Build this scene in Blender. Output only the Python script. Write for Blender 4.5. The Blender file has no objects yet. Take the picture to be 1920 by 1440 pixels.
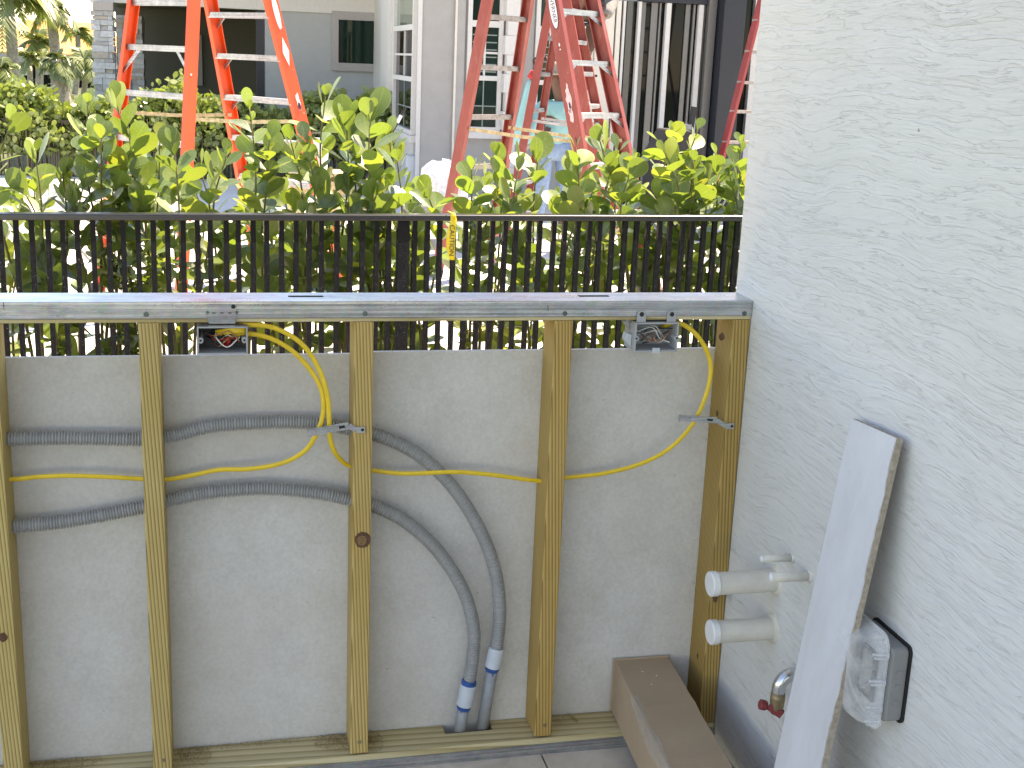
import bpy, math, random
from math import sin, cos, pi, radians
from mathutils import Vector, Matrix, Euler
random.seed(7)
SC = bpy.context.scene
COL = SC.collection

# ------------------------------------------------------------------ camera
CP = Vector((-1.0867, -2.407, 1.4875))
CR = Vector((0.97419534, -0.22200889, 0.04068769))
CU = Vector((0.01694234, 0.25168816, 0.96766008))
CF = Vector((0.22506975, 0.94200059, -0.24895479))
FPX = 2350.0
cam_data = bpy.data.cameras.new('camera')
cam_data.sensor_width = 36.0
cam_data.lens = 36.0 * FPX / 1920.0
cam_data.clip_start = 0.05
cam_data.clip_end = 2000
cam = bpy.data.objects.new('camera', cam_data)
COL.objects.link(cam)
cam.matrix_world = Matrix(((CR.x, CU.x, -CF.x, CP.x), (CR.y, CU.y, -CF.y, CP.y), (CR.z, CU.z, -CF.z, CP.z), (0, 0, 0, 1)))
SC.camera = cam

# ------------------------------------------------------------------ sky, sun, exposure
SUN_EL, SUN_AZ = radians(60), radians(55)          # azimuth measured from +Y towards +X
world = bpy.data.worlds.new('World')
SC.world = world
world.use_nodes = True
wn = world.node_tree
bg = wn.nodes['Background']
sky = wn.nodes.new('ShaderNodeTexSky')
sky.sky_type = 'NISHITA'
sky.sun_disc = False
sky.sun_elevation = SUN_EL
sky.sun_rotation = SUN_AZ
sky.air_density = 1.0
sky.altitude = 1200
sky.dust_density = 0.0
wn.links.new(sky.outputs[0], bg.inputs[0])
bg.inputs[1].default_value = 0.15
sun_data = bpy.data.lights.new('sun', 'SUN')
sun_data.energy = 4.6
sun_data.angle = radians(0.5)
sun_data.color = (1.0, 0.96, 0.9)
sun = bpy.data.objects.new('sun', sun_data)
COL.objects.link(sun)
sdir = Vector((sin(SUN_AZ) * cos(SUN_EL), cos(SUN_AZ) * cos(SUN_EL), sin(SUN_EL)))
sun.rotation_euler = sdir.to_track_quat('Z', 'Y').to_euler()
SC.view_settings.view_transform = 'Standard'
SC.view_settings.look = 'None'
SC.view_settings.gamma = 1
SC.view_settings.use_curve_mapping = False
SC.view_settings.exposure = 1.80
SC.view_settings.use_white_balance = True
SC.view_settings.white_balance_temperature = 8650
SC.view_settings.white_balance_tint = 18
SC.render.engine = 'CYCLES'
SC.cycles.use_denoising = True
SC.cycles.max_bounces = 8
SC.cycles.transparent_max_bounces = 12

# ------------------------------------------------------------------ surveying: pixel of the 1920 px photograph + one known plane -> point
def _ray(u, v): return CF * FPX + CR * (u - 960) + CU * (720 - v)
def atY(u, v, Y):
    d = _ray(u, v); return CP + d * ((Y - CP.y) / d.y)
def atX(u, v, X):
    d = _ray(u, v); return CP + d * ((X - CP.x) / d.x)
def atZ(u, v, Z):
    d = _ray(u, v); return CP + d * ((Z - CP.z) / d.z)

# ------------------------------------------------------------------ materials
MATS = {}
def mat(name):
    m = bpy.data.materials.new(name); m.use_nodes = True
    MATS[name] = m
    nt = m.node_tree
    return m, nt, nt.nodes['Principled BSDF']
def N(nt, typ, **kw):
    n = nt.nodes.new(typ)
    for k, v in kw.items():
        if k in n.inputs.keys() if hasattr(n.inputs, 'keys') else False: n.inputs[k].default_value = v
        else: setattr(n, k, v)
    return n
def L(nt, a, b): nt.links.new(a, b)
def coords(nt, scale=(1, 1, 1), rnd=0.0, kind='Object'):
    tc = N(nt, 'ShaderNodeTexCoord')
    mp = N(nt, 'ShaderNodeMapping'); mp.inputs['Scale'].default_value = scale
    if rnd:
        oi = N(nt, 'ShaderNodeObjectInfo')
        mul = N(nt, 'ShaderNodeVectorMath', operation='SCALE'); mul.inputs['Scale'].default_value = rnd
        cx = N(nt, 'ShaderNodeCombineXYZ')
        L(nt, oi.outputs['Random'], cx.inputs[0]); L(nt, oi.outputs['Random'], cx.inputs[1]); L(nt, oi.outputs['Random'], cx.inputs[2])
        L(nt, cx.outputs[0], mul.inputs[0])
        ad = N(nt, 'ShaderNodeVectorMath', operation='ADD')
        L(nt, tc.outputs[kind], ad.inputs[0]); L(nt, mul.outputs[0], ad.inputs[1])
        L(nt, ad.outputs[0], mp.inputs['Vector'])
    else:
        L(nt, tc.outputs[kind], mp.inputs['Vector'])
    return mp.outputs[0]
def noise(nt, vec, scale, detail=4, rough=0.55, dist=0.0):
    n = N(nt, 'ShaderNodeTexNoise'); n.inputs['Scale'].default_value = scale; n.inputs['Detail'].default_value = detail
    n.inputs['Roughness'].default_value = rough; n.inputs['Distortion'].default_value = dist
    L(nt, vec, n.inputs['Vector']); return n.outputs['Fac']
def ramp(nt, fac, stops):
    r = N(nt, 'ShaderNodeValToRGB')
    els = r.color_ramp.elements
    while len(els) < len(stops): els.new(0.5)
    for e, (p, c) in zip(els, stops):
        e.position = p; e.color = (c[0], c[1], c[2], 1) if not isinstance(c, (int, float)) else (c, c, c, 1)
    L(nt, fac, r.inputs[0]); return r.outputs[0]
def mix(nt, fac, a, b, typ='MIX'):
    m = N(nt, 'ShaderNodeMix', data_type='RGBA', blend_type=typ)
    for sock, v in ((m.inputs[0], fac), (m.inputs[6], a), (m.inputs[7], b)):
        if isinstance(v, (int, float)): sock.default_value = v
        elif isinstance(v, tuple): sock.default_value = (v[0], v[1], v[2], 1)
        else: L(nt, v, sock)
    return m.outputs[2]
def mth(nt, op, a, b=None):
    m = N(nt, 'ShaderNodeMath', operation=op)
    for s, v in ((m.inputs[0], a), (m.inputs[1], b)):
        if v is None: continue
        if isinstance(v, (int, float)): s.default_value = v
        else: L(nt, v, s)
    return m.outputs[0]
def bump(nt, p, h, strength=0.3, dist=0.002):
    b = N(nt, 'ShaderNodeBump'); b.inputs['Strength'].default_value = strength; b.inputs['Distance'].default_value = dist
    L(nt, h, b.inputs['Height']); L(nt, b.outputs[0], p.inputs['Normal'])
def simple(name, col, rough=0.5, metal=0.0, var=0.12, scale=30, bmp=0.0, spec=None, bscale=None):
    m, nt, p = mat(name)
    v = coords(nt, rnd=3.0)
    f = noise(nt, v, scale, 5)
    lo = tuple(c * (1 - var) for c in col); hi = tuple(min(1, c * (1 + var)) for c in col)
    L(nt, ramp(nt, f, [(0.3, lo), (0.7, hi)]), p.inputs['Base Color'])
    p.inputs['Roughness'].default_value = rough; p.inputs['Metallic'].default_value = metal
    if spec is not None: p.inputs['Specular IOR Level'].default_value = spec
    if bmp: bump(nt, p, noise(nt, v, bscale or scale * 4, 4), bmp, 0.001)
    return m
def wood(name, light, mid, dark, axis='Z', band=92, dist=6.0):
    m, nt, p = mat(name)
    st = {'Z': (1, 1, 0.05), 'X': (0.05, 1, 1), 'Y': (1, 0.05, 1)}[axis]
    v = coords(nt, st, rnd=7.0)
    w = N(nt, 'ShaderNodeTexWave', wave_type='BANDS', bands_direction='DIAGONAL', wave_profile='SAW')
    w.inputs['Scale'].default_value = band; w.inputs['Distortion'].default_value = dist; w.inputs['Detail'].default_value = 2.5
    w.inputs['Detail Scale'].default_value = 0.13
    L(nt, v, w.inputs['Vector'])
    c = ramp(nt, w.outputs['Fac'], [(0.0, light), (0.45, mid), (0.80, dark), (0.92, dark), (1.0, light)])
    fib = noise(nt, v, 420, 3, 0.6)
    c = mix(nt, 0.22, c, ramp(nt, fib, [(0.3, tuple(x * 0.72 for x in mid)), (0.7, tuple(min(1, x * 1.15) for x in light))]), 'MIX')
    v2 = coords(nt, (1, 1, 1), rnd=5.0)
    blot = noise(nt, v2, 5, 4, 0.6)
    c = mix(nt, mth(nt, 'MULTIPLY', blot, 0.35), c, (mid[0] * 0.8, mid[1] * 0.88, mid[2] * 0.75), 'MIX')
    dirt = ramp(nt, noise(nt, v2, 55, 6, 0.7), [(0.62, 0.0), (0.74, 1.0)])
    c = mix(nt, mth(nt, 'MULTIPLY', dirt, 0.25), c, (dark[0] * 0.5, dark[1] * 0.5, dark[2] * 0.5))
    oi = N(nt, 'ShaderNodeObjectInfo')
    brown = ramp(nt, noise(nt, coords(nt, (1, 1, 0.5) if axis == 'Z' else (0.5, 1, 1), rnd=11.0), 3.0, 3, 0.6), [(0.42, 0.0), (0.68, 1.0)])
    c = mix(nt, mth(nt, 'MULTIPLY', brown, 0.55), c, mix(nt, 1.0, c, (0.78, 0.66, 0.46), 'MULTIPLY'))
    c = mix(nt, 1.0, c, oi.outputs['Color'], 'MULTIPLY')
    L(nt, c, p.inputs['Base Color'])
    p.inputs['Roughness'].default_value = 0.72
    p.inputs['Specular IOR Level'].default_value = 0.25
    bump(nt, p, w.outputs['Fac'], 0.25, 0.0006)
    return m
WOOD_Z = wood('pine_upright', (0.66, 0.54, 0.30), (0.56, 0.42, 0.19), (0.17, 0.095, 0.025), 'Z')
WOOD_X = wood('pine_plate', (0.68, 0.60, 0.40), (0.60, 0.50, 0.30), (0.34, 0.25, 0.12), 'X', 26, 8.0)

def stucco_mat():
    m, nt, p = mat('painted_stucco')
    # the wall lies in the Y-Z plane: strokes run along Y
    v = coords(nt, (1, 1, 1))
    # strokes of the trowel: long along Y, slightly wandering, with one sharp lip each
    warp = noise(nt, coords(nt, (1, 0.9, 1.2)), 1.6, 3, 0.55)
    sx = N(nt, 'ShaderNodeSeparateXYZ'); L(nt, v, sx.inputs[0])
    cxyz = N(nt, 'ShaderNodeCombineXYZ')
    zz = mth(nt, 'ADD', sx.outputs[2], mth(nt, 'MULTIPLY', warp, 0.14))
    L(nt, sx.outputs[0], cxyz.inputs[0]); L(nt, mth(nt, 'MULTIPLY', sx.outputs[1], 0.8), cxyz.inputs[1]); L(nt, mth(nt, 'MULTIPLY', zz, 10.5), cxyz.inputs[2])
    wob = noise(nt, cxyz.outputs[0], 2.2, 5, 0.60, 0.0)
    wob2 = noise(nt, cxyz.outputs[0], 5.0, 5, 0.62, 0.0)
    step = ramp(nt, wob, [(0.395, 0.0), (0.403, 0.7), (0.50, 0.30), (0.508, 1.0), (0.60, 0.45), (0.608, 0.0)])
    step2 = ramp(nt, wob2, [(0.43, 0.0), (0.44, 0.7), (0.54, 0.35), (0.55, 1.0), (0.68, 0.2)])
    fine = noise(nt, v, 120, 5, 0.6)
    area = ramp(nt, noise(nt, v, 1.9, 3, 0.6), [(0.35, 0.25), (0.65, 1.0)])
    pit = ramp(nt, noise(nt, v, 60, 5, 0.7), [(0.66, 1.0), (0.74, 0.0)])
    h = mth(nt, 'ADD', mth(nt, 'MULTIPLY', step, 0.75), mth(nt, 'MULTIPLY', mth(nt, 'MULTIPLY', step2, area), 0.38))
    h = mth(nt, 'ADD', h, mth(nt, 'MULTIPLY', fine, 0.15))
    h = mth(nt, 'ADD', h, mth(nt, 'MULTIPLY', pit, 0.22))
    bump(nt, p, h, 0.8, 0.0028)
    c = ramp(nt, noise(nt, v, 2.2, 4), [(0.3, (0.63, 0.645, 0.64)), (0.7, (0.685, 0.70, 0.70))])
    speck = ramp(nt, noise(nt, v, 210, 3, 0.6), [(0.70, 0.0), (0.76, 1.0)])
    patch = ramp(nt, noise(nt, v, 1.7, 4, 0.6), [(0.45, 0.0), (0.65, 1.0)])
    c = mix(nt, mth(nt, 'MULTIPLY', mth(nt, 'MULTIPLY', speck, patch), 0.55), c, (0.25, 0.24, 0.22))
    big = ramp(nt, noise(nt, coords(nt, (1, 1, 0.7)), 0.9, 5, 0.6), [(0.40, 0.0), (0.75, 1.0)])
    c = mix(nt, mth(nt, 'MULTIPLY', big, 0.22), c, (0.60, 0.585, 0.54))
    spl = mth(nt, 'MULTIPLY', ramp(nt, noise(nt, v, 26, 6, 0.75), [(0.56, 0.0), (0.70, 1.0)]), ramp(nt, sx.outputs[2], [(0.05, 1.0), (0.55, 0.0)]))
    c = mix(nt, mth(nt, 'MULTIPLY', spl, 0.45), c, (0.36, 0.32, 0.27))
    pin = ramp(nt, noise(nt, v, 48, 2, 0.5), [(0.775, 0.0), (0.79, 1.0)])
    c = mix(nt, mth(nt, 'MULTIPLY', pin, 0.7), c, (0.16, 0.15, 0.14))
    L(nt, c, p.inputs['Base Color'])
    p.inputs['Roughness'].default_value = 0.62
    return m
STUCCO = stucco_mat()

def cement_mat():
    m, nt, p = mat('cement_board')
    v = coords(nt)
    a = noise(nt, v, 9, 8, 0.68)
    b = noise(nt, v, 130, 4, 0.6)
    c = ramp(nt, a, [(0.28, (0.52, 0.505, 0.475)), (0.5, (0.60, 0.59, 0.565)), (0.72, (0.66, 0.655, 0.635))])
    c = mix(nt, 0.3, c, ramp(nt, b, [(0.35, (0.47, 0.46, 0.43)), (0.65, (0.70, 0.69, 0.67))]))
    sm = ramp(nt, noise(nt, v, 24, 5, 0.75, 0.6), [(0.66, 0.0), (0.72, 1.0)])
    c = mix(nt, mth(nt, 'MULTIPLY', sm, 0.36), c, (0.22, 0.21, 0.20))
    fl_ = ramp(nt, noise(nt, coords(nt, (0.6, 1, 1.3)), 75, 3, 0.6), [(0.735, 0.0), (0.765, 1.0)])
    c = mix(nt, mth(nt, 'MULTIPLY', fl_, 0.6), c, (0.12, 0.11, 0.10))
    warm = ramp(nt, noise(nt, v, 3.5, 3, 0.5), [(0.4, 0.0), (0.7, 1.0)])
    c = mix(nt, mth(nt, 'MULTIPLY', warm, 0.30), c, (0.52, 0.46, 0.40))
    L(nt, c, p.inputs['Base Color'])
    p.inputs['Roughness'].default_value = 0.85
    bump(nt, p, mth(nt, 'ADD', b, mth(nt, 'MULTIPLY', a, 0.5)), 0.35, 0.0012)
    return m
CEMENT = cement_mat()

def galv_mat(name, base=0.62, rough=0.38):
    m, nt, p = mat(name)
    v = coords(nt, (0.35, 1, 1))
    sp = N(nt, 'ShaderNodeTexVoronoi'); sp.inputs['Scale'].default_value = 140
    L(nt, coords(nt), sp.inputs['Vector'])
    a = noise(nt, v, 40, 6, 0.7)
    c = ramp(nt, a, [(0.3, (base * 0.72, base * 0.74, base * 0.76)), (0.7, (base * 1.15, base * 1.16, base * 1.18))])
    c = mix(nt, 0.18, c, sp.outputs['Color'], 'SOFT_LIGHT')
    stk = noise(nt, coords(nt, (0.5, 1, 60)), 3.0, 4, 0.7)
    c = mix(nt, 0.7, c, ramp(nt, stk, [(0.35, (0.45, 0.46, 0.47)), (0.65, (1.0, 1.0, 1.0))]), 'MULTIPLY')
    L(nt, c, p.inputs['Base Color'])
    p.inputs['Metallic'].default_value = 0.92
    r = ramp(nt, noise(nt, v, 18, 5, 0.7), [(0.3, rough * 0.7), (0.7, rough * 1.4)])
    L(nt, r, p.inputs['Roughness'])
    bump(nt, p, a, 0.12, 0.0006)
    return m
GALV = galv_mat('galvanised_steel', 0.66, 0.30)
GALV_DULL = galv_mat('dull_galvanised_steel', 0.5, 0.55)

def leaf_mat(name, top, trans, dusty):
    m, nt, p = mat(name)
    v = coords(nt, rnd=2.0)
    oi = N(nt, 'ShaderNodeObjectInfo')
    c = ramp(nt, oi.outputs['Random'], [(0.0, tuple(x * 0.6 for x in top)), (0.5, top), (0.82, (top[0] * 1.5, top[1] * 1.35, top[2] * 1.1)), (0.96, (top[0] * 2.3, top[1] * 1.7, top[2] * 1.2)), (1.0, (0.30, 0.24, 0.05))])
    # pale midrib and dust flecks
    sx = N(nt, 'ShaderNodeSeparateXYZ'); tc = N(nt, 'ShaderNodeTexCoord'); L(nt, tc.outputs['UV'], sx.inputs[0])
    rib = mth(nt, 'LESS_THAN', mth(nt, 'ABSOLUTE', mth(nt, 'SUBTRACT', sx.outputs[0], 0.5)), 0.018)
    edge = mth(nt, 'GREATER_THAN', mth(nt, 'ABSOLUTE', mth(nt, 'SUBTRACT', sx.outputs[0], 0.5)), 0.468)
    c = mix(nt, mth(nt, 'MULTIPLY', mth(nt, 'MAXIMUM', rib, edge), 0.45), c, (0.42, 0.5, 0.16))
    d = ramp(nt, noise(nt, v, 260, 4, 0.75), [(0.5, 0.0), (0.62, 1.0)])
    d2 = ramp(nt, noise(nt, v, 14, 2), [(0.4, 0.15), (0.65, 1.0)])
    c = mix(nt, mth(nt, 'MULTIPLY', mth(nt, 'MULTIPLY', d, d2), dusty), c, (0.38, 0.42, 0.34))
    L(nt, c, p.inputs['Base Color'])
    p.inputs['Roughness'].default_value = 0.34
    p.inputs['Specular IOR Level'].default_value = 1.0
    t = N(nt, 'ShaderNodeBsdfTranslucent')
    tcol = ramp(nt, oi.outputs['Random'], [(0.0, tuple(x * 0.6 for x in trans)), (0.6, trans), (1.0, (trans[0] * 1.4, trans[1] * 1.1, trans[2]))])
    L(nt, tcol, t.inputs['Color'])
    ms = N(nt, 'ShaderNodeMixShader'); ms.inputs[0].default_value = 0.33
    L(nt, p.outputs[0], ms.inputs[1]); L(nt, t.outputs[0], ms.inputs[2])
    L(nt, ms.outputs[0], nt.nodes['Material Output'].inputs['Surface'])
    return m
LEAF = leaf_mat('clusia_leaf', (0.085, 0.15, 0.042), (0.36, 0.52, 0.06), 0.75)
FARLEAF = leaf_mat('far_hedge_leaf', (0.10, 0.185, 0.04), (0.42, 0.56, 0.06), 0.3)
PALMLEAF = leaf_mat('palm_leaf', (0.05, 0.08, 0.022), (0.17, 0.22, 0.03), 0.2)
STEM = simple('green_brown_stem', (0.17, 0.16, 0.07), 0.7, var=0.3)
TRUNK = simple('palm_trunk', (0.30, 0.26, 0.21), 0.9, var=0.35, scale=14, bmp=0.6)

def picket_mat():
    m, nt, p = mat('black_fence_paint')
    v = coords(nt)
    s = N(nt, 'ShaderNodeSeparateXYZ'); L(nt, v, s.inputs[0])
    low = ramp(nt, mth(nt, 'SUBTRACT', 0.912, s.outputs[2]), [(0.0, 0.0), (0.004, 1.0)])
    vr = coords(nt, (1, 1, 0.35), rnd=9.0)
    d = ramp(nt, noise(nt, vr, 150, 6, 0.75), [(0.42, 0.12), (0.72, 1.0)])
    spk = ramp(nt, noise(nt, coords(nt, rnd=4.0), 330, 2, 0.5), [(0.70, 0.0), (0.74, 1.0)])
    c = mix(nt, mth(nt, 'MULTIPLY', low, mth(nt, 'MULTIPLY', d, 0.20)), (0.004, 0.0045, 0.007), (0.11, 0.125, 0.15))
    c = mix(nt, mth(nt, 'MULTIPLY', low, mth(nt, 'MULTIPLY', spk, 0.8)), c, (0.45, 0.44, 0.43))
    L(nt, c, p.inputs['Base Color'])
    p.inputs['Specular IOR Level'].default_value = 0.22
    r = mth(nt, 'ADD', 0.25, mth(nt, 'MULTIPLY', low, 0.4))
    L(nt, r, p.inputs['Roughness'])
    return m
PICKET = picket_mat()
BLACK = simple('glossy_black_paint', (0.01, 0.01, 0.011), 0.22, var=0.2)
RAILBLACK = simple('sheeny_black_rail_paint', (0.008, 0.008, 0.010), 0.26, var=0.2, spec=0.9)
MATBLACK = simple('matt_black', (0.018, 0.018, 0.02), 0.7, var=0.3)
ENT = simple('grey_corrugated_plastic', (0.31, 0.315, 0.315), 0.45, var=0.08)
PVC_GREY = simple('grey_pvc', (0.27, 0.29, 0.31), 0.4, var=0.12, scale=60)
PVC_PALE = simple('pale_grey_pvc', (0.52, 0.58, 0.64), 0.35, var=0.06)
GLUE = simple('blue_pvc_primer', (0.012, 0.085, 0.30), 0.3, var=0.3)
YELLOW = simple('yellow_cable_sheath', (0.80, 0.55, 0.035), 0.42, var=0.08, scale=60)
BOXGREY = simple('grey_electrical_box', (0.36, 0.38, 0.40), 0.45, var=0.06)
BOXDARK = simple('dark_box_inside', (0.05, 0.053, 0.058), 0.6, var=0.2)
COPPER = simple('copper_wire', (0.55, 0.25, 0.13), 0.35, 0.8, var=0.1)
WIREWHITE = simple('white_wire', (0.72, 0.71, 0.68), 0.4)
WIREBLACK = simple('black_wire', (0.02, 0.02, 0.02), 0.4)
WIRERED = simple('red_wire_nut', (0.40, 0.015, 0.015), 0.4)
PVCW = simple('dusty_white_pvc', (0.64, 0.62, 0.56), 0.5, var=0.10, scale=22, bmp=0.1)
CAPW = simple('white_pvc_cap', (0.74, 0.76, 0.77), 0.4, var=0.04)
SCREW = simple('grey_green_screw', (0.12, 0.15, 0.14), 0.4, 0.7, var=0.2)
PENCIL = simple('pencil_line', (0.04, 0.04, 0.045), 0.8)
KNOT = simple('dark_wood_knot', (0.10, 0.045, 0.02), 0.6, var=0.5, scale=220)
HEART = simple('knot_heartwood', (0.21, 0.115, 0.05), 0.7, var=0.5, scale=220)
SAWDUST = simple('sawdust', (0.30, 0.21, 0.10), 0.95, var=0.5, scale=300)
STRIP = None
def box_mat():
    m, nt, p = mat('brown_cardboard')
    v = coords(nt, (1, 1, 1)); vs = coords(nt, (30, 1, 1))
    a = noise(nt, v, 7, 5, 0.6); f = noise(nt, coords(nt, (220, 220, 12)), 2.0, 3)
    c = ramp(nt, a, [(0.3, (0.42, 0.31, 0.21)), (0.7, (0.48, 0.36, 0.25))])
    c = mix(nt, 0.25, c, ramp(nt, f, [(0.3, (0.25, 0.18, 0.12)), (0.7, (0.40, 0.30, 0.21))]))
    scr = ramp(nt, noise(nt, coords(nt, (6, 1, 1)), 60, 5, 0.75), [(0.68, 0.0), (0.75, 1.0)])
    c = mix(nt, mth(nt, 'MULTIPLY', scr, 0.3), c, (0.5, 0.42, 0.33))
    L(nt, c, p.inputs['Base Color']); p.inputs['Roughness'].default_value = 0.8
    bump(nt, p, mth(nt, 'ADD', a, f), 0.12, 0.001)
    return m
CARD = box_mat()
def strip_mat():
    m, nt, p = mat('blue_grey_board_face')
    v = coords(nt)
    a = noise(nt, coords(nt, (1, 1, 0.3)), 14, 6, 0.7)
    c = ramp(nt, a, [(0.3, (0.55, 0.56, 0.585)), (0.7, (0.65, 0.665, 0.70))])
    s = ramp(nt, noise(nt, v, 36, 5, 0.75, 0.5), [(0.67, 0.0), (0.72, 1.0)])
    c = mix(nt, mth(nt, 'MULTIPLY', s, 0.4), c, (0.30, 0.29, 0.31))
    L(nt, c, p.inputs['Base Color']); p.inputs['Roughness'].default_value = 0.75
    bump(nt, p, noise(nt, v, 160, 4), 0.15, 0.0008)
    return m
STRIP = strip_mat()
STRIPEDGE = simple('raw_board_edge', (0.36, 0.31, 0.25), 0.9, var=0.25, scale=120, bmp=0.6)
def travertine_mat():
    m, nt, p = mat('travertine')
    v = coords(nt, rnd=6.0)
    a = noise(nt, v, 9, 7, 0.65, 0.5)
    c = ramp(nt, a, [(0.3, (0.52, 0.43, 0.35)), (0.55, (0.66, 0.58, 0.49)), (0.75, (0.74, 0.68, 0.60))])
    pit = ramp(nt, noise(nt, v, 70, 5, 0.7), [(0.66, 0.0), (0.72, 1.0)])
    c = mix(nt, mth(nt, 'MULTIPLY', pit, 0.5), c, (0.30, 0.22, 0.16))
    L(nt, c, p.inputs['Base Color']); p.inputs['Roughness'].default_value = 0.6
    bump(nt, p, mth(nt, 'SUBTRACT', 1.0, pit), 0.3, 0.001)
    return m
TRAV = travertine_mat()
DECK = simple('pale_pool_deck', (0.66, 0.63, 0.58), 0.7, var=0.08, scale=6)
SOIL = simple('sandy_soil', (0.30, 0.25, 0.18), 0.95, var=0.3, scale=9, bmp=0.5)
GROUND = simple('lawn_and_sand', (0.075, 0.095, 0.03), 0.95, var=0.4, scale=3, bmp=0.5)
GROUT = simple('grout', (0.30, 0.26, 0.22), 0.9)

WHITEWALL = simple('pale_house_paint', (0.35, 0.345, 0.33), 0.75, var=0.05, scale=8, bmp=0.25, bscale=60)
TRIMWHITE = simple('white_trim', (0.60, 0.60, 0.575), 0.55, var=0.04)
CREAM = simple('cream_trim', (0.66, 0.63, 0.55), 0.6, var=0.05)
TAUPE = simple('taupe_trim', (0.36, 0.345, 0.335), 0.7, var=0.06)
WINGWALL = simple('cool_grey_house_paint', (0.38, 0.40, 0.40), 0.8, var=0.04, scale=8)
OLIVE = simple('olive_porch_paint', (0.11, 0.11, 0.09), 0.8, var=0.05)
ALUGREY = simple('grey_aluminium_frame', (0.16, 0.16, 0.155), 0.4, 0.3, var=0.08)
BRONZE = simple('dark_bronze_frame', (0.11, 0.11, 0.10), 0.4, 0.4, var=0.08)
NAVY = simple('navy_black_column', (0.012, 0.016, 0.026), 0.45, var=0.15)
STONES = []
for i, c in enumerate(((0.42, 0.45, 0.47), (0.50, 0.53, 0.55), (0.35, 0.36, 0.36), (0.40, 0.37, 0.33))):
    STONES.append(simple('ledge_stone_%s' % 'abcd'[i], c, 0.85, var=0.16, scale=20, bmp=0.5))
ROOFTILE = simple('orange_roof_tile', (0.62, 0.33, 0.10), 0.8, var=0.14, scale=2)
HOUSEBEIGE = simple('beige_house_paint', (0.50, 0.44, 0.37), 0.8)
def glass_mat(name, tint, rough=0.03):
    m, nt, p = mat(name)
    f = noise(nt, coords(nt), 2.0, 3)
    L(nt, ramp(nt, f, [(0.3, tuple(x * 0.75 for x in tint)), (0.7, tint)]), p.inputs['Base Color'])
    p.inputs['Roughness'].default_value = rough; p.inputs['Specular IOR Level'].default_value = 0.5
    return m
GLASS_GREEN = glass_mat('dark_green_window_glass', (0.008, 0.026, 0.019)); MATS['dark_green_window_glass'].node_tree.nodes['Principled BSDF'].inputs['Specular IOR Level'].default_value = 0.2
GLASS_DARK = glass_mat('dark_window_glass', (0.008, 0.010, 0.011)); MATS['dark_window_glass'].node_tree.nodes['Principled BSDF'].inputs['Specular IOR Level'].default_value = 0.12
GLASS_PALE = glass_mat('pale_green_window_glass', (0.20, 0.26, 0.20))
SHUTTER = simple('window_shutter_slat', (0.22, 0.27, 0.25), 0.5)

def fibre_mat(name, col, worn, wear):
    m, nt, p = mat(name)
    v = coords(nt, (1, 1, 0.4), rnd=4.0)
    a = noise(nt, v, 5, 5, 0.6)
    c = ramp(nt, a, [(0.3, tuple(x * 0.85 for x in col)), (0.7, tuple(min(1, x * 1.1) for x in col))])
    w = ramp(nt, noise(nt, v, 16, 7, 0.72), [(0.60 - wear * 0.2, 0.0), (0.75 - wear * 0.1, 1.0)])
    c = mix(nt, mth(nt, 'MULTIPLY', w, 0.55 * wear + 0.05), c, worn)
    L(nt, c, p.inputs['Base Color']); p.inputs['Roughness'].default_value = 0.5
    return m
ORANGE = fibre_mat('orange_fibreglass', (0.78, 0.085, 0.018), (0.7, 0.25, 0.2), 0.1)
REDRAIL = fibre_mat('faded_red_fibreglass', (0.27, 0.05, 0.038), (0.42, 0.20, 0.165), 0.5)
DARKRED = fibre_mat('dark_red_fibreglass', (0.28, 0.03, 0.03), (0.40, 0.2, 0.2), 0.4)
ALU = galv_mat('ladder_aluminium', 0.52, 0.5)
TANBAR = simple('paint_spattered_spreader', (0.44, 0.36, 0.20), 0.7, var=0.4, scale=40)
DULLALU = simple('dirty_ladder_step', (0.30, 0.27, 0.25), 0.6, 0.3, var=0.3, scale=30)
STICKER = simple('white_sticker', (0.76, 0.76, 0.78), 0.5, var=0.05)
INK = simple('navy_print', (0.012, 0.015, 0.05), 0.6)
SCUFF = simple('pink_white_scuff', (0.66, 0.48, 0.47), 0.7, var=0.2, scale=60)
TAPE = simple('yellow_caution_tape', (0.78, 0.60, 0.03), 0.35, var=0.06)
SKIN = simple('brown_skin', (0.13, 0.06, 0.04), 0.5)
SHIRT = simple('aqua_work_shirt', (0.22, 0.47, 0.49), 0.85, var=0.10, scale=10, bmp=0.4)
JEANS = simple('blue_jeans', (0.20, 0.31, 0.46), 0.9, var=0.15)
BROWNCLOTH = simple('dark_brown_trousers', (0.07, 0.04, 0.03), 0.9, var=0.2)
GREYCLOTH = simple('grey_sleeve', (0.20, 0.20, 0.19), 0.9, var=0.15)
BOOT = simple('worn_brown_boot', (0.13, 0.085, 0.06), 0.7, var=0.3)
TANBOOT = simple('tan_grey_boot', (0.30, 0.26, 0.21), 0.8, var=0.2)
HATCLOTH = simple('tan_hat', (0.36, 0.31, 0.24), 0.9)
REDCUFF = simple('red_glove_cuff', (0.50, 0.03, 0.03), 0.7)
BRASS = simple('aged_brass', (0.30, 0.24, 0.14), 0.45, 0.6, var=0.3)
CHROME = simple('bright_metal_elbow', (0.62, 0.64, 0.66), 0.25, 0.9)
REDHANDLE = simple('dull_red_handle', (0.24, 0.035, 0.04), 0.5, var=0.15)
GASKET = simple('black_gasket', (0.012, 0.012, 0.012), 0.8)
COVERGREY = simple('grey_cover_base', (0.23, 0.235, 0.235), 0.5, var=0.05)
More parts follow.
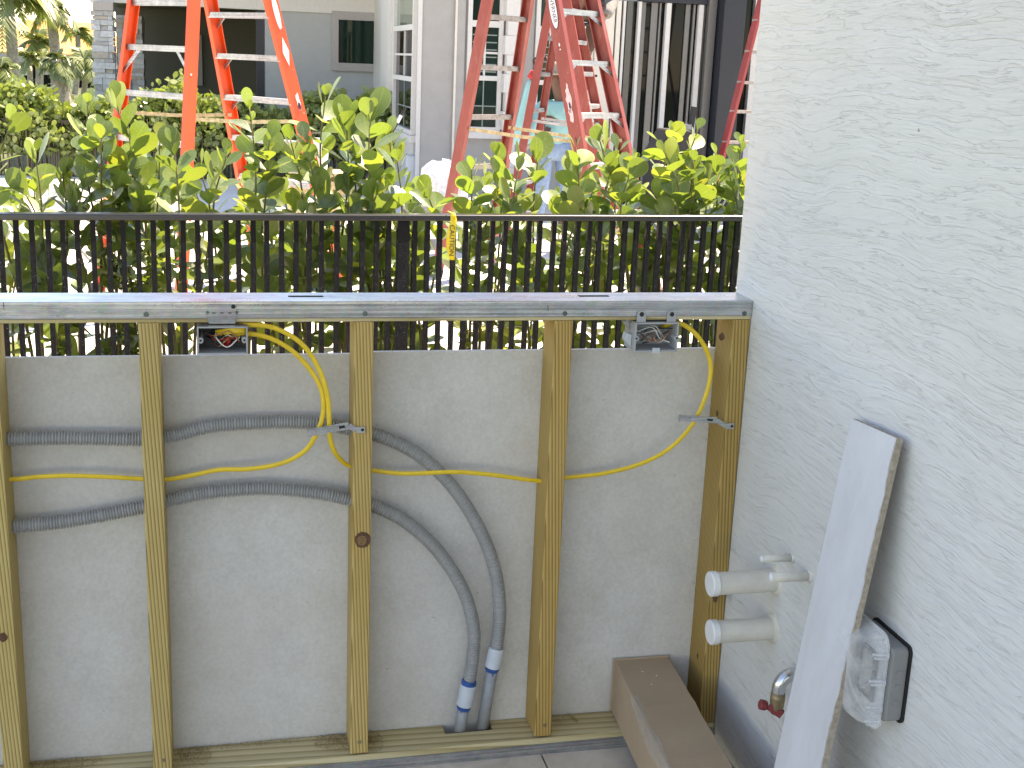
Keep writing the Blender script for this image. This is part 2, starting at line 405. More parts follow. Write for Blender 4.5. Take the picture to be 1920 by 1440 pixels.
def clear_mat(name, milky, col=(0.93, 0.95, 0.97), rough=0.08):
    m, nt, p = mat(name)
    v = coords(nt)
    p.inputs['Base Color'].default_value = (*col, 1); p.inputs['Roughness'].default_value = rough
    p.inputs['IOR'].default_value = 1.45
    t = N(nt, 'ShaderNodeBsdfTransparent'); t.inputs['Color'].default_value = (0.93, 0.94, 0.95, 1)
    lw = N(nt, 'ShaderNodeLayerWeight'); lw.inputs['Blend'].default_value = 0.35
    s = ramp(nt, noise(nt, v, 30, 6, 0.7), [(0.4, 0.0), (0.75, 0.22)])
    fac = mth(nt, 'ADD', mth(nt, 'MULTIPLY', lw.outputs['Facing'], 0.45), mth(nt, 'ADD', s, milky))
    fac.node.use_clamp = True
    ms = N(nt, 'ShaderNodeMixShader'); L(nt, fac, ms.inputs[0]); L(nt, t.outputs[0], ms.inputs[1]); L(nt, p.outputs[0], ms.inputs[2])
    L(nt, ms.outputs[0], nt.nodes['Material Output'].inputs['Surface'])
    return m
BUBBLE = clear_mat('clear_plastic_lid', 0.16)
BAGMAT = clear_mat('clear_plastic_sheet', 0.35, (0.85, 0.88, 0.93), 0.2)
BAGMAT.node_tree.nodes['Principled BSDF'].inputs['Roughness'].default_value = 0.25
DEADLEAF = simple('yellow_dry_leaf', (0.34, 0.28, 0.06), 0.6, var=0.2)
TUBBLUE = simple('pale_blue_grey_tub', (0.46, 0.52, 0.57), 0.6, var=0.06)

# ------------------------------------------------------------------ mesh helpers
FALL = 0.0125
def fall(x): return FALL * (x + 0.39) if x < -0.39 else 0.0
class MB:
    def __init__(s): s.v = []; s.f = []; s.uv = None
    def drop(s):
        s.v = [(x, y, z + fall(x)) for x, y, z in s.v]; return s
    def add(s, vs, fs):
        o = len(s.v); s.v += [tuple(x) for x in vs]; s.f += [tuple(i + o for i in f) for f in fs]; return s
    def box(s, x0, x1, y0, y1, z0, z1):
        return s.add([(x0, y0, z0), (x1, y0, z0), (x1, y1, z0), (x0, y1, z0), (x0, y0, z1), (x1, y0, z1), (x1, y1, z1), (x0, y1, z1)],
                     [(0, 3, 2, 1), (4, 5, 6, 7), (0, 1, 5, 4), (1, 2, 6, 5), (2, 3, 7, 6), (3, 0, 4, 7)])
    def bar(s, a, b, w, h, up=(0, 0, 1)):
        """box beam from a to b; w across, h along `up`"""
        a = Vector(a); b = Vector(b); d = (b - a).normalized(); up = Vector(up)
        sd = d.cross(up).normalized(); u = sd.cross(d).normalized()
        vs = [p + sd * sx * w / 2 + u * sz * h / 2 for p in (a, b) for sx, sz in ((-1, -1), (1, -1), (1, 1), (-1, 1))]
        return s.add(vs, [(3, 2, 1, 0), (4, 5, 6, 7), (0, 1, 5, 4), (1, 2, 6, 5), (2, 3, 7, 6), (3, 0, 4, 7)])
    def prism(s, poly, lo, hi, axis='Z'):
        n = len(poly)
        def P(p, t):
            return {'Z': (p[0], p[1], t), 'X': (t, p[0], p[1]), 'Y': (p[0], t, p[1])}[axis]
        vs = [P(p, lo) for p in poly] + [P(p, hi) for p in poly]
        fs = [tuple(range(n))[::-1], tuple(range(n, 2 * n))] + [(i, (i + 1) % n, n + (i + 1) % n, n + i) for i in range(n)]
        if axis == 'Y': fs = [f[::-1] for f in fs]
        return s.add(vs, fs)
    def split_x(s):
        return s
    def tube(s, pts, r, n=8, cap=True, flat=1.0, flatdir=None):
        pts = [Vector(p) for p in pts]; k = len(pts)
        rs = r if isinstance(r, (list, tuple)) else [r] * k
        t0 = (pts[1] - pts[0]).normalized()
        nrm = t0.cross(Vector(flatdir) if flatdir else Vector((0.13, 0.97, 0.2)))
        if nrm.length < 1e-4: nrm = t0.cross(Vector((1, 0, 0)))
        nrm.normalize(); vs = []
        for i, p in enumerate(pts):
            t = (pts[min(i + 1, k - 1)] - pts[max(i - 1, 0)]).normalized()
            if flatdir:
                nrm = t.cross(Vector(flatdir)).normalized()
            else:
                nrm = (nrm - t * nrm.dot(t)).normalized()
            b = t.cross(nrm)
            for j in range(n):
                a = 2 * pi * j / n
                vs.append(p + nrm * cos(a) * rs[i] + b * sin(a) * rs[i] * flat)
        fs = [(i * n + j, i * n + (j + 1) % n, (i + 1) * n + (j + 1) % n, (i + 1) * n + j) for i in range(k - 1) for j in range(n)]
        if cap: fs += [tuple(range(n))[::-1], tuple((k - 1) * n + j for j in range(n))]
        return s.add(vs, fs)
    def cyl(s, a, b, r, n=20, r2=None): return s.tube([a, b], [r, r if r2 is None else r2], n)
    def lathe(s, base, axis, prof, n=24):
        """prof: (distance along axis, radius)"""
        base = Vector(base); ax = Vector(axis).normalized(); q = ax.orthogonal().normalized(); w = ax.cross(q)
        vs = [base + ax * t + (q * cos(2 * pi * j / n) + w * sin(2 * pi * j / n)) * r for t, r in prof for j in range(n)]
        k = len(prof)
        fs = [(i * n + j, i * n + (j + 1) % n, (i + 1) * n + (j + 1) % n, (i + 1) * n + j) for i in range(k - 1) for j in range(n)]
        fs += [tuple(range(n))[::-1], tuple((k - 1) * n + j for j in range(n))]
        return s.add(vs, fs)
    def mesh(s, name, smooth=False):
        me = bpy.data.meshes.new(name); me.from_pydata(s.v, [], s.f); me.update()
        if smooth:
            me.polygons.foreach_set('use_smooth', [True] * len(me.polygons))
        return me
    def build(s, name, m, parent=None, smooth=False, bevel=0, **tags):
        return link(name, s.mesh(name, smooth), m, parent, bevel, smooth, **tags)
def tag(o, **t):
    for k, v in t.items():
        if v is not None: o[k] = v
    return o
def link(name, me, m, parent=None, bevel=0, smooth=False, loc=None, **tags):
    o = bpy.data.objects.new(name, me); COL.objects.link(o)
    if m is not None and not me.materials: me.materials.append(m)
    if loc is not None: o.location = loc
    if parent is not None: setpar(o, parent)
    if bevel:
        b = o.modifiers.new('bevel', 'BEVEL'); b.width = bevel; b.segments = 2; b.limit_method = 'ANGLE'; b.harden_normals = False
    return tag(o, **tags)
def world_loc(o):
    v = Vector(o.location)
    while o.parent: o = o.parent; v += Vector(o.location) if o.parent else Vector(o.location)
    return v
ROOTLOC = {}
def setpar(o, parent):
    o.parent = parent
    base = Vector((0, 0, 0)); q = parent
    # every parent in this file is placed by translation only and keeps world coordinates for its children
    o.matrix_parent_inverse = PARINV.get(parent.name, Matrix.Identity(4))
PARINV = {}
def thing(name, label, cat, loc, group=None, kind=None):
    o = bpy.data.objects.new(name, None); COL.objects.link(o); o.location = loc; o.empty_display_size = 0.1
    PARINV[o.name] = Matrix.Translation(-Vector(loc))
    return tag(o, label=label, category=cat, group=group, kind=kind)
def obox(mb, c, ax, ay, az, hx, hy, hz):
    c = Vector(c)
    vs = [c + ax * sx * hx + ay * sy * hy + az * sz * hz for sz in (-1, 1) for sx, sy in ((-1, -1), (1, -1), (1, 1), (-1, 1))]
    return mb.add(vs, [(0, 3, 2, 1), (4, 5, 6, 7), (0, 1, 5, 4), (1, 2, 6, 5), (2, 3, 7, 6), (3, 0, 4, 7)])
def spline(pts, step=0.01):
    pts = [Vector(p) for p in pts]; out = []
    P = [pts[0] * 2 - pts[1]] + pts + [pts[-1] * 2 - pts[-2]]
    for i in range(1, len(P) - 2):
        a, b, c, d = P[i - 1], P[i], P[i + 1], P[i + 2]
        n = max(2, int((c - b).length / step))
        for k in range(n):
            t = k / n
            out.append(0.5 * ((2 * b) + (c - a) * t + (2 * a - 5 * b + 4 * c - d) * t * t + (3 * b - a - 3 * c + d) * t ** 3))
    out.append(pts[-1]); return out
def text_mesh(txt, size, extrude=0.0004):
    cu = bpy.data.curves.new('lettering', 'FONT'); cu.body = txt; cu.size = size; cu.extrude = extrude
    cu.align_x = 'CENTER'; cu.align_y = 'CENTER'
    ob = bpy.data.objects.new('lettering_source', cu); COL.objects.link(ob)
    dg = bpy.context.evaluated_depsgraph_get()
    me = bpy.data.meshes.new_from_object(ob.evaluated_get(dg))
    bpy.data.objects.remove(ob); return me

# ================================================================== SETTING
MB().add([(-400, -60, -0.03), (400, -60, -0.03), (400, 700, -0.03), (-400, 700, -0.03)], [(0, 1, 2, 3)]).build('ground', GROUND, kind='structure')
MB().box(-14, 14, 2.75, 12.9, -0.2, 0.0).build('pool_deck', DECK, kind='structure')
MB().box(-14, 0.6, 0.11, 2.74, -0.2, -0.01).build('planting_bed', SOIL, kind='structure')
floor = MB().prism([(-7, -.3), (0, -.3), (0, -.012), (-.39, -.012), (-7, -.012 + fall(-7))], -8, 0.105, 'Y').build('patio_floor', GROUT, kind='structure')
tile_me = {}
for i in range(6):
    for j in range(7):
        x1 = -0.003 - i * 0.408; y1 = 0.0 - j * 0.408 + 0.105 - 0.02
        x1 += (0.2 if j % 2 else 0.0) - 0.197 * 0
        xa, xb = max(x1 - 0.4045, -2.45), min(x1, -0.002)
        if xb - xa < 0.05: continue
        MB().box(xa, xb, y1 - 0.4045, y1, -0.011, 0.0 + random.uniform(-0.0008, 0)).drop().build('tile', TRAV, floor, bevel=0.002)
far = MB().box(-7, -2.46, -8, 0.105, -0.011, -0.002).drop().build('paving', TRAV, floor)
MB().box(-2.455, -0.002, -8, -2.79, -0.011, -0.002).build('paving', TRAV, floor)

# ================================================================== near house with the stucco wall
hs = thing('stucco_house', 'near house with trowelled white stucco wall filling the right side', 'house', (2, -3, 0))
MB().box(0.0, 5.0, -7.5, 0.098, -0.15, 3.0).build('wall', STUCCO, hs, bevel=0.006)
MB().box(-1.3, 5.4, -7.9, 0.88, 3.001, 3.2).build('unseen_shade_soffit', TRIMWHITE, hs)  # unseen overhang, added and widened to shade the stud frame and upper wall
MB().add([(-1.35, -7.95, 3.2), (5.45, -7.95, 3.2), (5.45, 0.93, 3.2), (-1.35, 0.93, 3.2), (2.5, -5.2, 4.5), (2.5, -2.4, 4.5)],
         [(0, 1, 4), (1, 2, 5, 4), (2, 3, 5), (3, 0, 4, 5), (3, 2, 1, 0)]).build('roof', TAUPE, hs)  # also out of view, spread to the edges of the shading overhang

# ================================================================== stud frame
ZB, ZT, ZTR, ZP = 0.0418, 0.9827, 1.0234, 0.899
XS = [-0.0015, -0.3888, -0.7952, -1.2016, -1.4917, -1.898]      # right edges of the studs
fr = thing('stud_frame', 'half height pine stud wall with steel track on top and cement boards behind', 'stud wall', (-1.0, 0.045, 0))
stud_me = None
for k, x in enumerate(XS):
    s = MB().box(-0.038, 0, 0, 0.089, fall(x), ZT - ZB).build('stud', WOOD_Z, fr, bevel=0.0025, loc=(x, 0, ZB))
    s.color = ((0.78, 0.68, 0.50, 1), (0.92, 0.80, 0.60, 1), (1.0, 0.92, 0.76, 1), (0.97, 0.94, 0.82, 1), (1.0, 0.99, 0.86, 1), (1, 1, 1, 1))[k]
    mb = MB().lathe((x - 0.017 + random.uniform(-.004, .004), -0.0012, ZB + fall(x) + 0.028), (0, 1, 0), [(0, 0.0042), (0.001, 0.0042), (0.0014, 0.002)], 12)
    if k in (1, 2, 3): mb.build('screw', BRASS, s if False else fr)
# knots set flush into the studs
def knot(u, v, r, sq=1.3):
    p = atY(u, v, -0.0006)
    mb = MB(); n = 14
    ring = [(p.x + cos(2 * pi * i / n) * r * random.uniform(.85, 1.15), p.z + sin(2 * pi * i / n) * r * sq * random.uniform(.85, 1.15)) for i in range(n)]
    mb.prism(ring, -0.0007, 0.003, 'Y'); ko = mb.build('knot', KNOT, fr)
    if r > .012: MB().prism([(p.x - r * .12 + (a_ - p.x) * .62, p.z - r * .1 + (b_ - p.z) * .60) for a_, b_ in ring], -0.0009, 0.002, 'Y').build('knot_heart', HEART, ko)
knot(680, 1012, 0.0155, 1.1); knot(6, 1195, 0.009, 1.1); knot(1354, 632, 0.006, 1.4); 
for (u, v, X, r) in ((1340, 1118, -0.0395, 0.011), (1308, 1230, -0.0395, 0.005), (1345, 775, -0.0395, 0.005)):
    p = atX(u, v, X)
    mb = MB(); n = 12
    mb.prism([(p.y + cos(2 * pi * i / n) * r, p.z + sin(2 * pi * i / n) * r * 1.3) for i in range(n)], X - 0.0006, X + 0.003, 'X'); mb.build('knot', KNOT, fr)
MB().box(-2.6, -0.0012, 0, 0.089, ZT + 0.0003, ZT + 0.038).build('top_plate', WOOD_X, fr, bevel=0.002)
# steel track over the top plate: ribbed front leg, top with slots, back leg
zt0, zt1 = 0.9905, ZTR
prof = []
for z, y in ((zt0, 0), (zt0 + .0015, -.0012), (zt0 + .005, -.0013), (zt0 + .0062, 0.0002), (zt0 + .0075, .0002), (zt0 + .0088, -.0010), (zt0 + .0145, -.0010), (zt0 + .0158, .0004), (zt0 + .0172, .0004), (zt0 + .0185, -.0010), (zt0 + .0245, -.0010), (zt0 + .0258, .0003), (zt0 + .027, .0003), (zt0 + .0282, -.0010), (zt1 - .0012, -.0008), (zt1, .0004)):
    prof.append((y - 0.0016, z))
back = [(y + 0.0011, z) for y, z in prof[::-1]]
tr = MB().prism(prof + back, -2.6, -0.0015, 'X')
tr.box(-2.6, -0.0015, 0.0898, 0.0908, zt0, zt1 - 0.001)
sl = [atZ(u, v, ZTR) for u, v in ((540, 555), (606, 555), (1090, 559), (1148, 559))]
yc = 0.052
xs = [-2.6, sl[0].x, sl[1].x, sl[2].x, sl[3].x, -0.0015]; ys = [-0.0012, yc - 0.009, yc + 0.009, 0.0908]
for i in range(5):
    for j in range(3):
        if i in (1, 3) and j == 1: continue
        tr.box(xs[i], xs[i + 1], ys[j], ys[j + 1], ZTR - 0.0008, ZTR + 0.0002)
TRACK = tr.build('steel_track', GALV, fr)
for a, b in ((1, 2), (3, 4)):
    MB().box(xs[a] - .002, xs[b] + .002, yc - .011, yc + .011, ZTR - 0.0024, ZTR - 0.0019).build('slot_shade_sheet', MATBLACK, fr)  # black sheet under each slot stands in for the shade inside it
for u, v in ((274, 589.5), (684.5, 588), (1059.5, 588), (1396, 588)):
    p = atY(u, v, -0.0028)
    MB().lathe(p, (0, 1, 0), [(-0.0016, 0.0012), (-0.0018, 0.0022), (-0.0016, 0.0046), (0.0004, 0.0052)], 14).build('screw', SCREW, fr, smooth=False)
for u, v0, v1 in ((1027, 572, 583), (6.5, 567, 580)):
    a = atY(u, v0, -0.003); b = atY(u + 1, v1, -0.003)
    MB().bar(a, b, 0.0011, 0.0009, (0, 1, 0)).build('pencil_mark', PENCIL, fr)
# bottom plate, notched at the back for the conduits
nx0, nx1 = -0.618, -0.511
MB().prism([(-2.6, 0.0), (-0.0015, 0.0), (-0.0015, 0.089), (nx1, 0.089), (nx1, 0.05), (nx0, 0.05), (nx0, 0.089), (-2.6, 0.089), (-2.6, 0.0)][:8], 0.003, ZB - 0.0003).split_x().drop().build('bottom_plate', WOOD_X, fr, bevel=0.002)
bt = MB().box(-2.6, -0.002, -0.0035, -0.0024, 0.0005, 0.0285)
bt.box(-2.6, -0.002, -0.0024, 0.0885, 0.0008, 0.0018)
for z in (0.009, 0.017, 0.0245): bt.box(-2.6, -0.002, -0.0042, -0.0034, z, z + 0.0016)
bt.split_x().drop().build('bottom_track', GALV_DULL, fr)
for k in range(3):
    pass
MB().box(-2.6, XS[2] - 0.020, 0.0898, 0.1018, 0.0, ZP - 0.002).build('cement_board', CEMENT, fr, bevel=0.001)
MB().box(XS[2] - 0.0188, -0.003, 0.0898, 0.1018, 0.0, ZP + 0.0015).build('cement_board', CEMENT, fr, bevel=0.001)

# sawdust drifts on the bottom plate
sd = MB()
rng = random.Random(3)
def drift(cx, cy, rx, ry, n):
    for _ in range(n):
        a = rng.uniform(0, 2 * pi); q = rng.random() ** 0.7
        x = cx + cos(a) * rx * q; y = cy + sin(a) * ry * q
        z = ZB + 0.0002 + (1 - q) * 0.006 * rng.random()
        if not (0.001 < y < 0.088): continue
        r = rng.uniform(0.0006, 0.0019); t = rng.uniform(0, pi)
        z += fall(x)
        sd.add([(x + cos(t) * r, y + sin(t) * r, z), (x - sin(t) * r * .6, y + cos(t) * r * .6, z + r * .5), (x - cos(t) * r, y - sin(t) * r, z), (x, y, z + r * .9)], [(0, 1, 3), (1, 2, 3), (2, 0, 3), (0, 2, 1)])
drift(XS[2] + 0.012, 0.045, 0.026, 0.05, 700); drift(XS[2] - 0.06, 0.055, 0.05, 0.04, 900); drift(XS[3] + 0.03, 0.05, 0.05, 0.05, 1100); drift(XS[4] + 0.05, 0.07, 0.10, 0.03, 1200)
drift(XS[3] + .2, .08, .2, .012, 700); drift(XS[1] + .02, .07, .05, .025, 200)
sd.build('sawdust', SAWDUST, kind='stuff', label='brown sawdust scattered on the bottom plate around the studs', category='sawdust')

# ================================================================== conduits
def corrugated(pts, r=0.0145):
    path = spline(pts, 0.00125); mb = MB(); rr = []
    acc = 0.0; last = path[0]
    for p in path:
        acc += (p - last).length; last = p
        ph = (acc / 0.0057) % 1.0
        rr.append(r if ph < 0.55 else r * 0.75)
    mb.tube(path, rr, 12); return mb
def conduit(label, px, Y, coup, pipe, gluetop):
    pts = [atY(u, v, Y) for u, v in px]
    t = thing('flexible_conduit', label, 'conduit', pts[-1], 'grey corrugated conduits through the studs')
    corrugated(pts).build('corrugated_tube', ENT, t, smooth=True)
    a = pts[-1]; b = atY(*coup, Y); c = atZ(*pipe, ZB - 0.001); c.y = 0.070
    d = (b - a).normalized()
    MB().lathe(a - d * 0.004, d, [(0, 0.0160), (0.003, 0.0178), ((b - a).length, 0.0180), ((b - a).length + .002, 0.0160)], 24).build('coupling', PVC_PALE, t, smooth=False)
    if gluetop: MB().lathe(a - d * 0.013, d, [(0, 0.0150), (0.002, 0.0166), (0.0115, 0.0168), (0.013, 0.0150)], 24).build('glue_ring', GLUE, t)
    MB().lathe(b - d * 0.001, d, [(0, 0.0150), (0.001, 0.0160), (0.006, 0.0155), (0.009, 0.0135)], 24).build('glue_ring', GLUE, t)
    e = (c - b).normalized()
    MB().cyl(b, c - Vector((0, 0, 0.03)), 0.0133, 20).build('rigid_pipe', PVC_GREY, t, smooth=True)
    # primer runs
    for an, ln in ((3.9, 0.03), (4.4, 0.02), (5.0, 0.012)) if gluetop else ((4.5, 0.008),):
        q = e.orthogonal().normalized(); w = e.cross(q)
        o_ = min(((q * cos(z) + w * sin(z)) for z in (an, an + 1, an + 2, an + 3, an + 4, an + 5)), key=lambda o2: o2.y + 0.25 * o2.x * (an - 4.4))
        s0 = b + e * 0.006 + o_ * 0.0131
        MB().bar(s0, s0 + e * ln, 0.0035, 0.0012, o_).build('primer_run', GLUE, t)
    return t
conduit('upper grey corrugated conduit arching over behind the middle studs', [(-960, 822), (-500, 812), (-140, 818), (0, 822), (130, 821), (265, 823), (330, 815), (400, 798), (520, 791), (600, 794), (655, 804), (700, 814), (760, 838), (810, 873), (860, 928), (905, 1004), (930, 1078), (937, 1150), (931, 1217)], 0.05, (923, 1252), (905, 1366), False)
conduit('lower grey corrugated conduit curving down inside the taller one', [(-960, 1010), (-500, 1022), (-140, 1006), (17, 988), (130, 976), (265, 951), (320, 937), (400, 922), (500, 916), (600, 925), (660, 938), (700, 948), (760, 978), (820, 1032), (868, 1106), (888, 1178), (886, 1236), (878, 1285)], 0.05, (870, 1324), (862, 1370), True)

# ================================================================== yellow cables
def cable(pts, label, Y0=0.03):
    P = [atY(u, v, y) for u, v, y in pts]
    path = spline(P, 0.008)
    mb = MB().tube(path, 0.0050, 10, True, 0.5, (0.15, 1, 0.1))
    mb.build('yellow_cable', YELLOW, None, smooth=True, label=label, category='cable', group='flat yellow cables through the studs')
cable([(-960, 900, .05), (-500, 912, .045), (-150, 903, .05), (17, 899, .05), (70, 894, .045), (130, 892, .04), (200, 894, .04), (268, 898, .05), (312, 899, .05), (360, 891, .045), (410, 881, .04), (470, 879, .03), (530, 868, .02), (572, 845, .012), (594, 812, .008), (605, 780, .010), (606, 748, .012), (599, 722, .017), (582, 694, .022), (553, 662, .022), (520, 640, .022), (485, 628, .022), (450, 627, .022), (418, 640, .04)],
      'yellow cable looping from the left studs up into the left electrical box')
cable([(420, 630, .045), (440, 614, .03), (470, 609, .015), (518, 616, .012), (566, 645, .012), (597, 690, .010), (613, 738, .006), (617, 780, .006), (618, 815, .006), (626, 845, .02), (645, 868, .04), (665, 876, .05), (698, 882, .05), (760, 888, .04), (850, 885, .035), (920, 890, .04), (1015, 902, .05), (1058, 896, .05), (1130, 888, .04), (1200, 870, .03), (1255, 841, .02), (1298, 796, .008), (1324, 740, .012), (1333, 690, .02), (1324, 655, .02), (1304, 626, .02), (1280, 608, .018), (1262, 606, .03), (1240, 614, .05)],
      'long yellow cable running between the two electrical boxes and past three studs')

# ================================================================== electrical boxes
def eboxshell(x0, x1, z0, z1, y0, y1, t=0.003):
    mb = MB()
    mb.box(x0, x1, y0, y1, z1 - t, z1); mb.box(x0, x1, y0, y1, z0, z0 + t)
    mb.box(x0, x0 + t, y0, y1, z0 + t, z1 - t); mb.box(x1 - t, x1, y0, y1, z0 + t, z1 - t)
    return mb
a = atY(369, 613, -0.006); b = atY(465, 665, -0.006)
X0, X1, Z1, Z0 = a.x, b.x, a.z - .0, b.z + .001
e1 = thing('electrical_box', 'grey electrical box packed with wires hung from a punched steel tab at the left', 'electrical box', ((X0 + X1) / 2, .03, Z0))
eboxshell(X0, X1, Z0, Z1, -0.006, 0.06).build('shell', BOXGREY, e1, bevel=0.0008)
MB().box(X0 + .003, X1 - .003, 0.055, 0.059, Z0 + .003, Z1 - .003).build('back_wall', BOXDARK, e1)
for x in (X0 + .0065, X1 - .0065):
    MB().prism([(x + cos(2 * pi * i / 12) * .0052, (Z0 + Z1) / 2 + sin(2 * pi * i / 12) * .0060) for i in range(12)], -0.004, 0.05, 'Y').build('screw_lug', BOXGREY, e1)
    MB().lathe((x, -0.0045, (Z0 + Z1) / 2), (0, 1, 0), [(0, .0022), (.001, .0022)], 10).build('screw_hole', MATBLACK, e1)
T0 = atY(388, 571, -0.0045); T1 = atY(444, 571, -0.0045); T2 = atY(441, 607, -0.0045); T3 = atY(392, 607, -0.0045); TM0 = atY(388, 594, -.0045); TM1 = atY(444, 594, -.0045)
MB().prism([(T3.x, T3.z), (T2.x, T2.z), (TM1.x, TM1.z), (T1.x, T1.z), (T0.x, T0.z), (TM0.x, TM0.z)], -0.0052, -0.0035, 'Y').build('mounting_tab', GALV_DULL, e1, bevel=.0004)
for u, v, r in ((437.5, 575, .0042), (389, 586, .003), (444, 586, .003)):
    p = atY(u, v, -0.0056); MB().lathe(p, (0, 1, 0), [(-.0004, r * .8), (0, r), (.0008, r)], 12).build('tab_screw', MATBLACK if r > .004 else SCREW, e1)
for u in (401, 416, 431):
    p = atY(u, 587, -0.0055); MB().box(p.x - .0032, p.x + .0032, -.0056, -.0051, p.z - .0009, p.z + .0009).build('tab_slot', MATBLACK, e1)
MB().box(T3.x - .002, T2.x + .0, -0.0058, 0.04, Z1 + .0004, Z1 + .0022).build('box_clip', GALV_DULL, e1)
q0 = atY(395, 662, -0.004); q1 = atY(440, 672, -.004)
MB().box(q0.x, q1.x, 0.055, 0.0885, q1.z, Z0 - .0005).build('lower_clip', BOXGREY, e1)
def wires(root, X0, X1, Z0, Z1, n, mats, seed, names):
    r = random.Random(seed)
    for i in range(n):
        w = X1 - X0; h = Z1 - Z0
        p = [(X0 + w * r.uniform(.12, .4), r.uniform(.02, .05), Z0 + h * r.uniform(.2, .8))]
        for k in range(1, 4):
            p.append((X0 + w * min(.88, .15 + .25 * k + r.uniform(-.08, .08)), r.uniform(.002, .045), Z0 + h * r.uniform(.2, .8)))
        m = mats[i % len(mats)]
        MB().tube(spline(p, .004), .0013, 6).build(names[i % len(names)], m, root, smooth=True)
wires(e1, X0, X1, Z0, Z1, 14, [WIREWHITE, WIREBLACK, COPPER, WIREBLACK, WIRERED, WIREWHITE, WIREBLACK], 2, ['white_wire', 'black_wire', 'copper_wire', 'black_wire', 'red_wire', 'white_wire', 'black_wire'])
MB().lathe((X0 + .055, .02, Z0 + .012), (.4, -.3, .9), [(0, .006), (.012, .0045), (.016, .003)], 10).build('wire_nut', WIRERED, e1, smooth=True)
for k in range(2):
    MB().tube(spline([(X0 + .035, .03, Z1 - .018 - k * .006), (X0 + .055, .012, Z1 - .011 - k * .004), (X1 - .02, .006, Z1 - .008 - k * .004), (X1 - .004, .01, Z1 - .009 - k * .003)], .004), .0045, 8, True, .55, (.1, 1, .1)).build('cable_end', YELLOW, e1, smooth=True)

a = atY(1192, 605, -0.006); b = atY(1270, 660, -0.006)
X0, X1, Z1, Z0 = a.x, b.x, a.z, b.z
e2 = thing('electrical_box', 'open grey electrical box with two screwed ears beside the white wall', 'electrical box', ((X0 + X1) / 2, .03, Z0), None)
tag(e1, group='electrical boxes under the steel track'); tag(e2, group='electrical boxes under the steel track')
eboxshell(X0, X1, Z0, Z1, -0.006, 0.062, .004).build('shell', BOXGREY, e2, bevel=0.0012)
MB().box(X0 + .004, X1 - .004, 0.057, 0.061, Z0 + .004, Z1 - .004).build('back_wall', BOXGREY, e2)
for u in (1203, 1259.5):
    c = atY(u, 589, -.0045); n = 12
    poly = [(c.x + cos(pi * i / n) * .0098, c.z + sin(pi * i / n) * .0085) for i in range(n + 1)] + [(c.x - .0098, Z1 + .001), (c.x + .0098, Z1 + .001)]
    MB().prism(poly[:n + 1] + poly[n + 1:], -0.0062, -0.0035, 'Y').build('ear', BOXGREY, e2, bevel=.0006)
    MB().lathe((c.x, -.0075, c.z), (0, 1, 0), [(0, .003), (.0006, .0048), (.0014, .005)], 12).build('ear_screw', MATBLACK, e2)
for x in (X0 + .004, X1 - .004):
    MB().prism([(x + cos(2 * pi * i / 12) * .0055, (Z0 + Z1) / 2 - .002 + sin(2 * pi * i / 12) * .0058) for i in range(12)], -0.0066, 0.02, 'Y').build('screw_lug', BOXGREY, e2)
    MB().lathe((x, -0.0071, (Z0 + Z1) / 2 - .002), (0, 1, 0), [(0, .0024), (.001, .0024)], 10).build('screw_hole', MATBLACK, e2)
c = atY(1183, 640, 0.0)
MB().prism([(X0 - .016, Z0 + .022), (X0 - .001, Z0 + .008), (X0 - .001, Z0 + .034), (X0 - .013, Z0 + .038)], 0.012, 0.03, 'Y').build('side_clip', PVC_PALE, e2)
MB().prism([(X0 - .014, Z1 - .004), (X0 - .001, Z1 - .022), (X0 - .001, Z1)], 0.03, 0.05, 'Y').build('side_wing', BOXGREY, e2)
MB().box((X0 + X1) / 2 - .008, (X0 + X1) / 2 + .008, -0.0085, -0.0062, Z0 - .0015, Z0 + .0095).build('front_tab', PVC_PALE, e2, bevel=.0005)
MB().box((X0 + X1) / 2 - .026, (X0 + X1) / 2 + .02, 0.075, 0.0885, Z0 - .009, Z0 - .0005).build('lower_clip', BOXGREY, e2)
wires(e2, X0, X1, Z0, Z1, 8, [WIREWHITE, COPPER, WIREBLACK, WIREWHITE], 5, ['white_wire', 'copper_wire', 'black_wire', 'white_wire'])

# ================================================================== cable brackets
def bracket(label, plate, elbow, tip, w, label_group='steel cable brackets on the studs', up=1):
    P = atY(*plate, -0.0035); E = atY(*elbow, -0.006); T = atY(*tip, -0.012)
    t = thing('cable_bracket', label, 'bracket', P, label_group)
    MB().box(P.x - .009, P.x + .009, -.0042, -.0028, P.z - .0065, P.z + .0065).build('nail_plate', GALV, t, bevel=.0004)
    MB().lathe((P.x + .004, -.0052, P.z), (0, 1, 0), [(0, .0022), (.001, .0034)], 10).build('nail_head', MATBLACK, t)
    Q = Vector((P.x - .009, -.0045, P.z))
    MB().bar(Q, E, .0014, .010, (0, 0, 1)).build('elbow_strap', GALV, t)
    d = (T - E).normalized(); upv = Vector((0, 0, 1))
    side = (upv - d * upv.dot(d)).normalized()
    m1 = MB()
    m1.bar(E, T, .0014, w, (0, 0, 1)); 
    m1.build('strap', GALV, t, bevel=.0004)
    for k in range(7):
        c = E.lerp(T, .3 + k * .1); MB().bar(c + side * w * .36 - Vector((0, .0012, 0)), c - side * w * .36 - Vector((0, .0012, 0)), .0028, .0009, (0, 1, 0)).build('rib', GALV, t)
    MB().bar(T + side * w * .5 + Vector((0, -.004, 0)), T - side * w * .5 + Vector((0, -.004, 0)), .0030, .007, (0, 1, 0)).build('tip_lip', GALV, t)
    c = E.lerp(T, .1); MB().bar(c - Vector((0, .0013, 0)), E.lerp(T, .24) - Vector((0, .0013, 0)), .0009, w * .35, (0, 0, 1)).build('slot', MATBLACK, t)
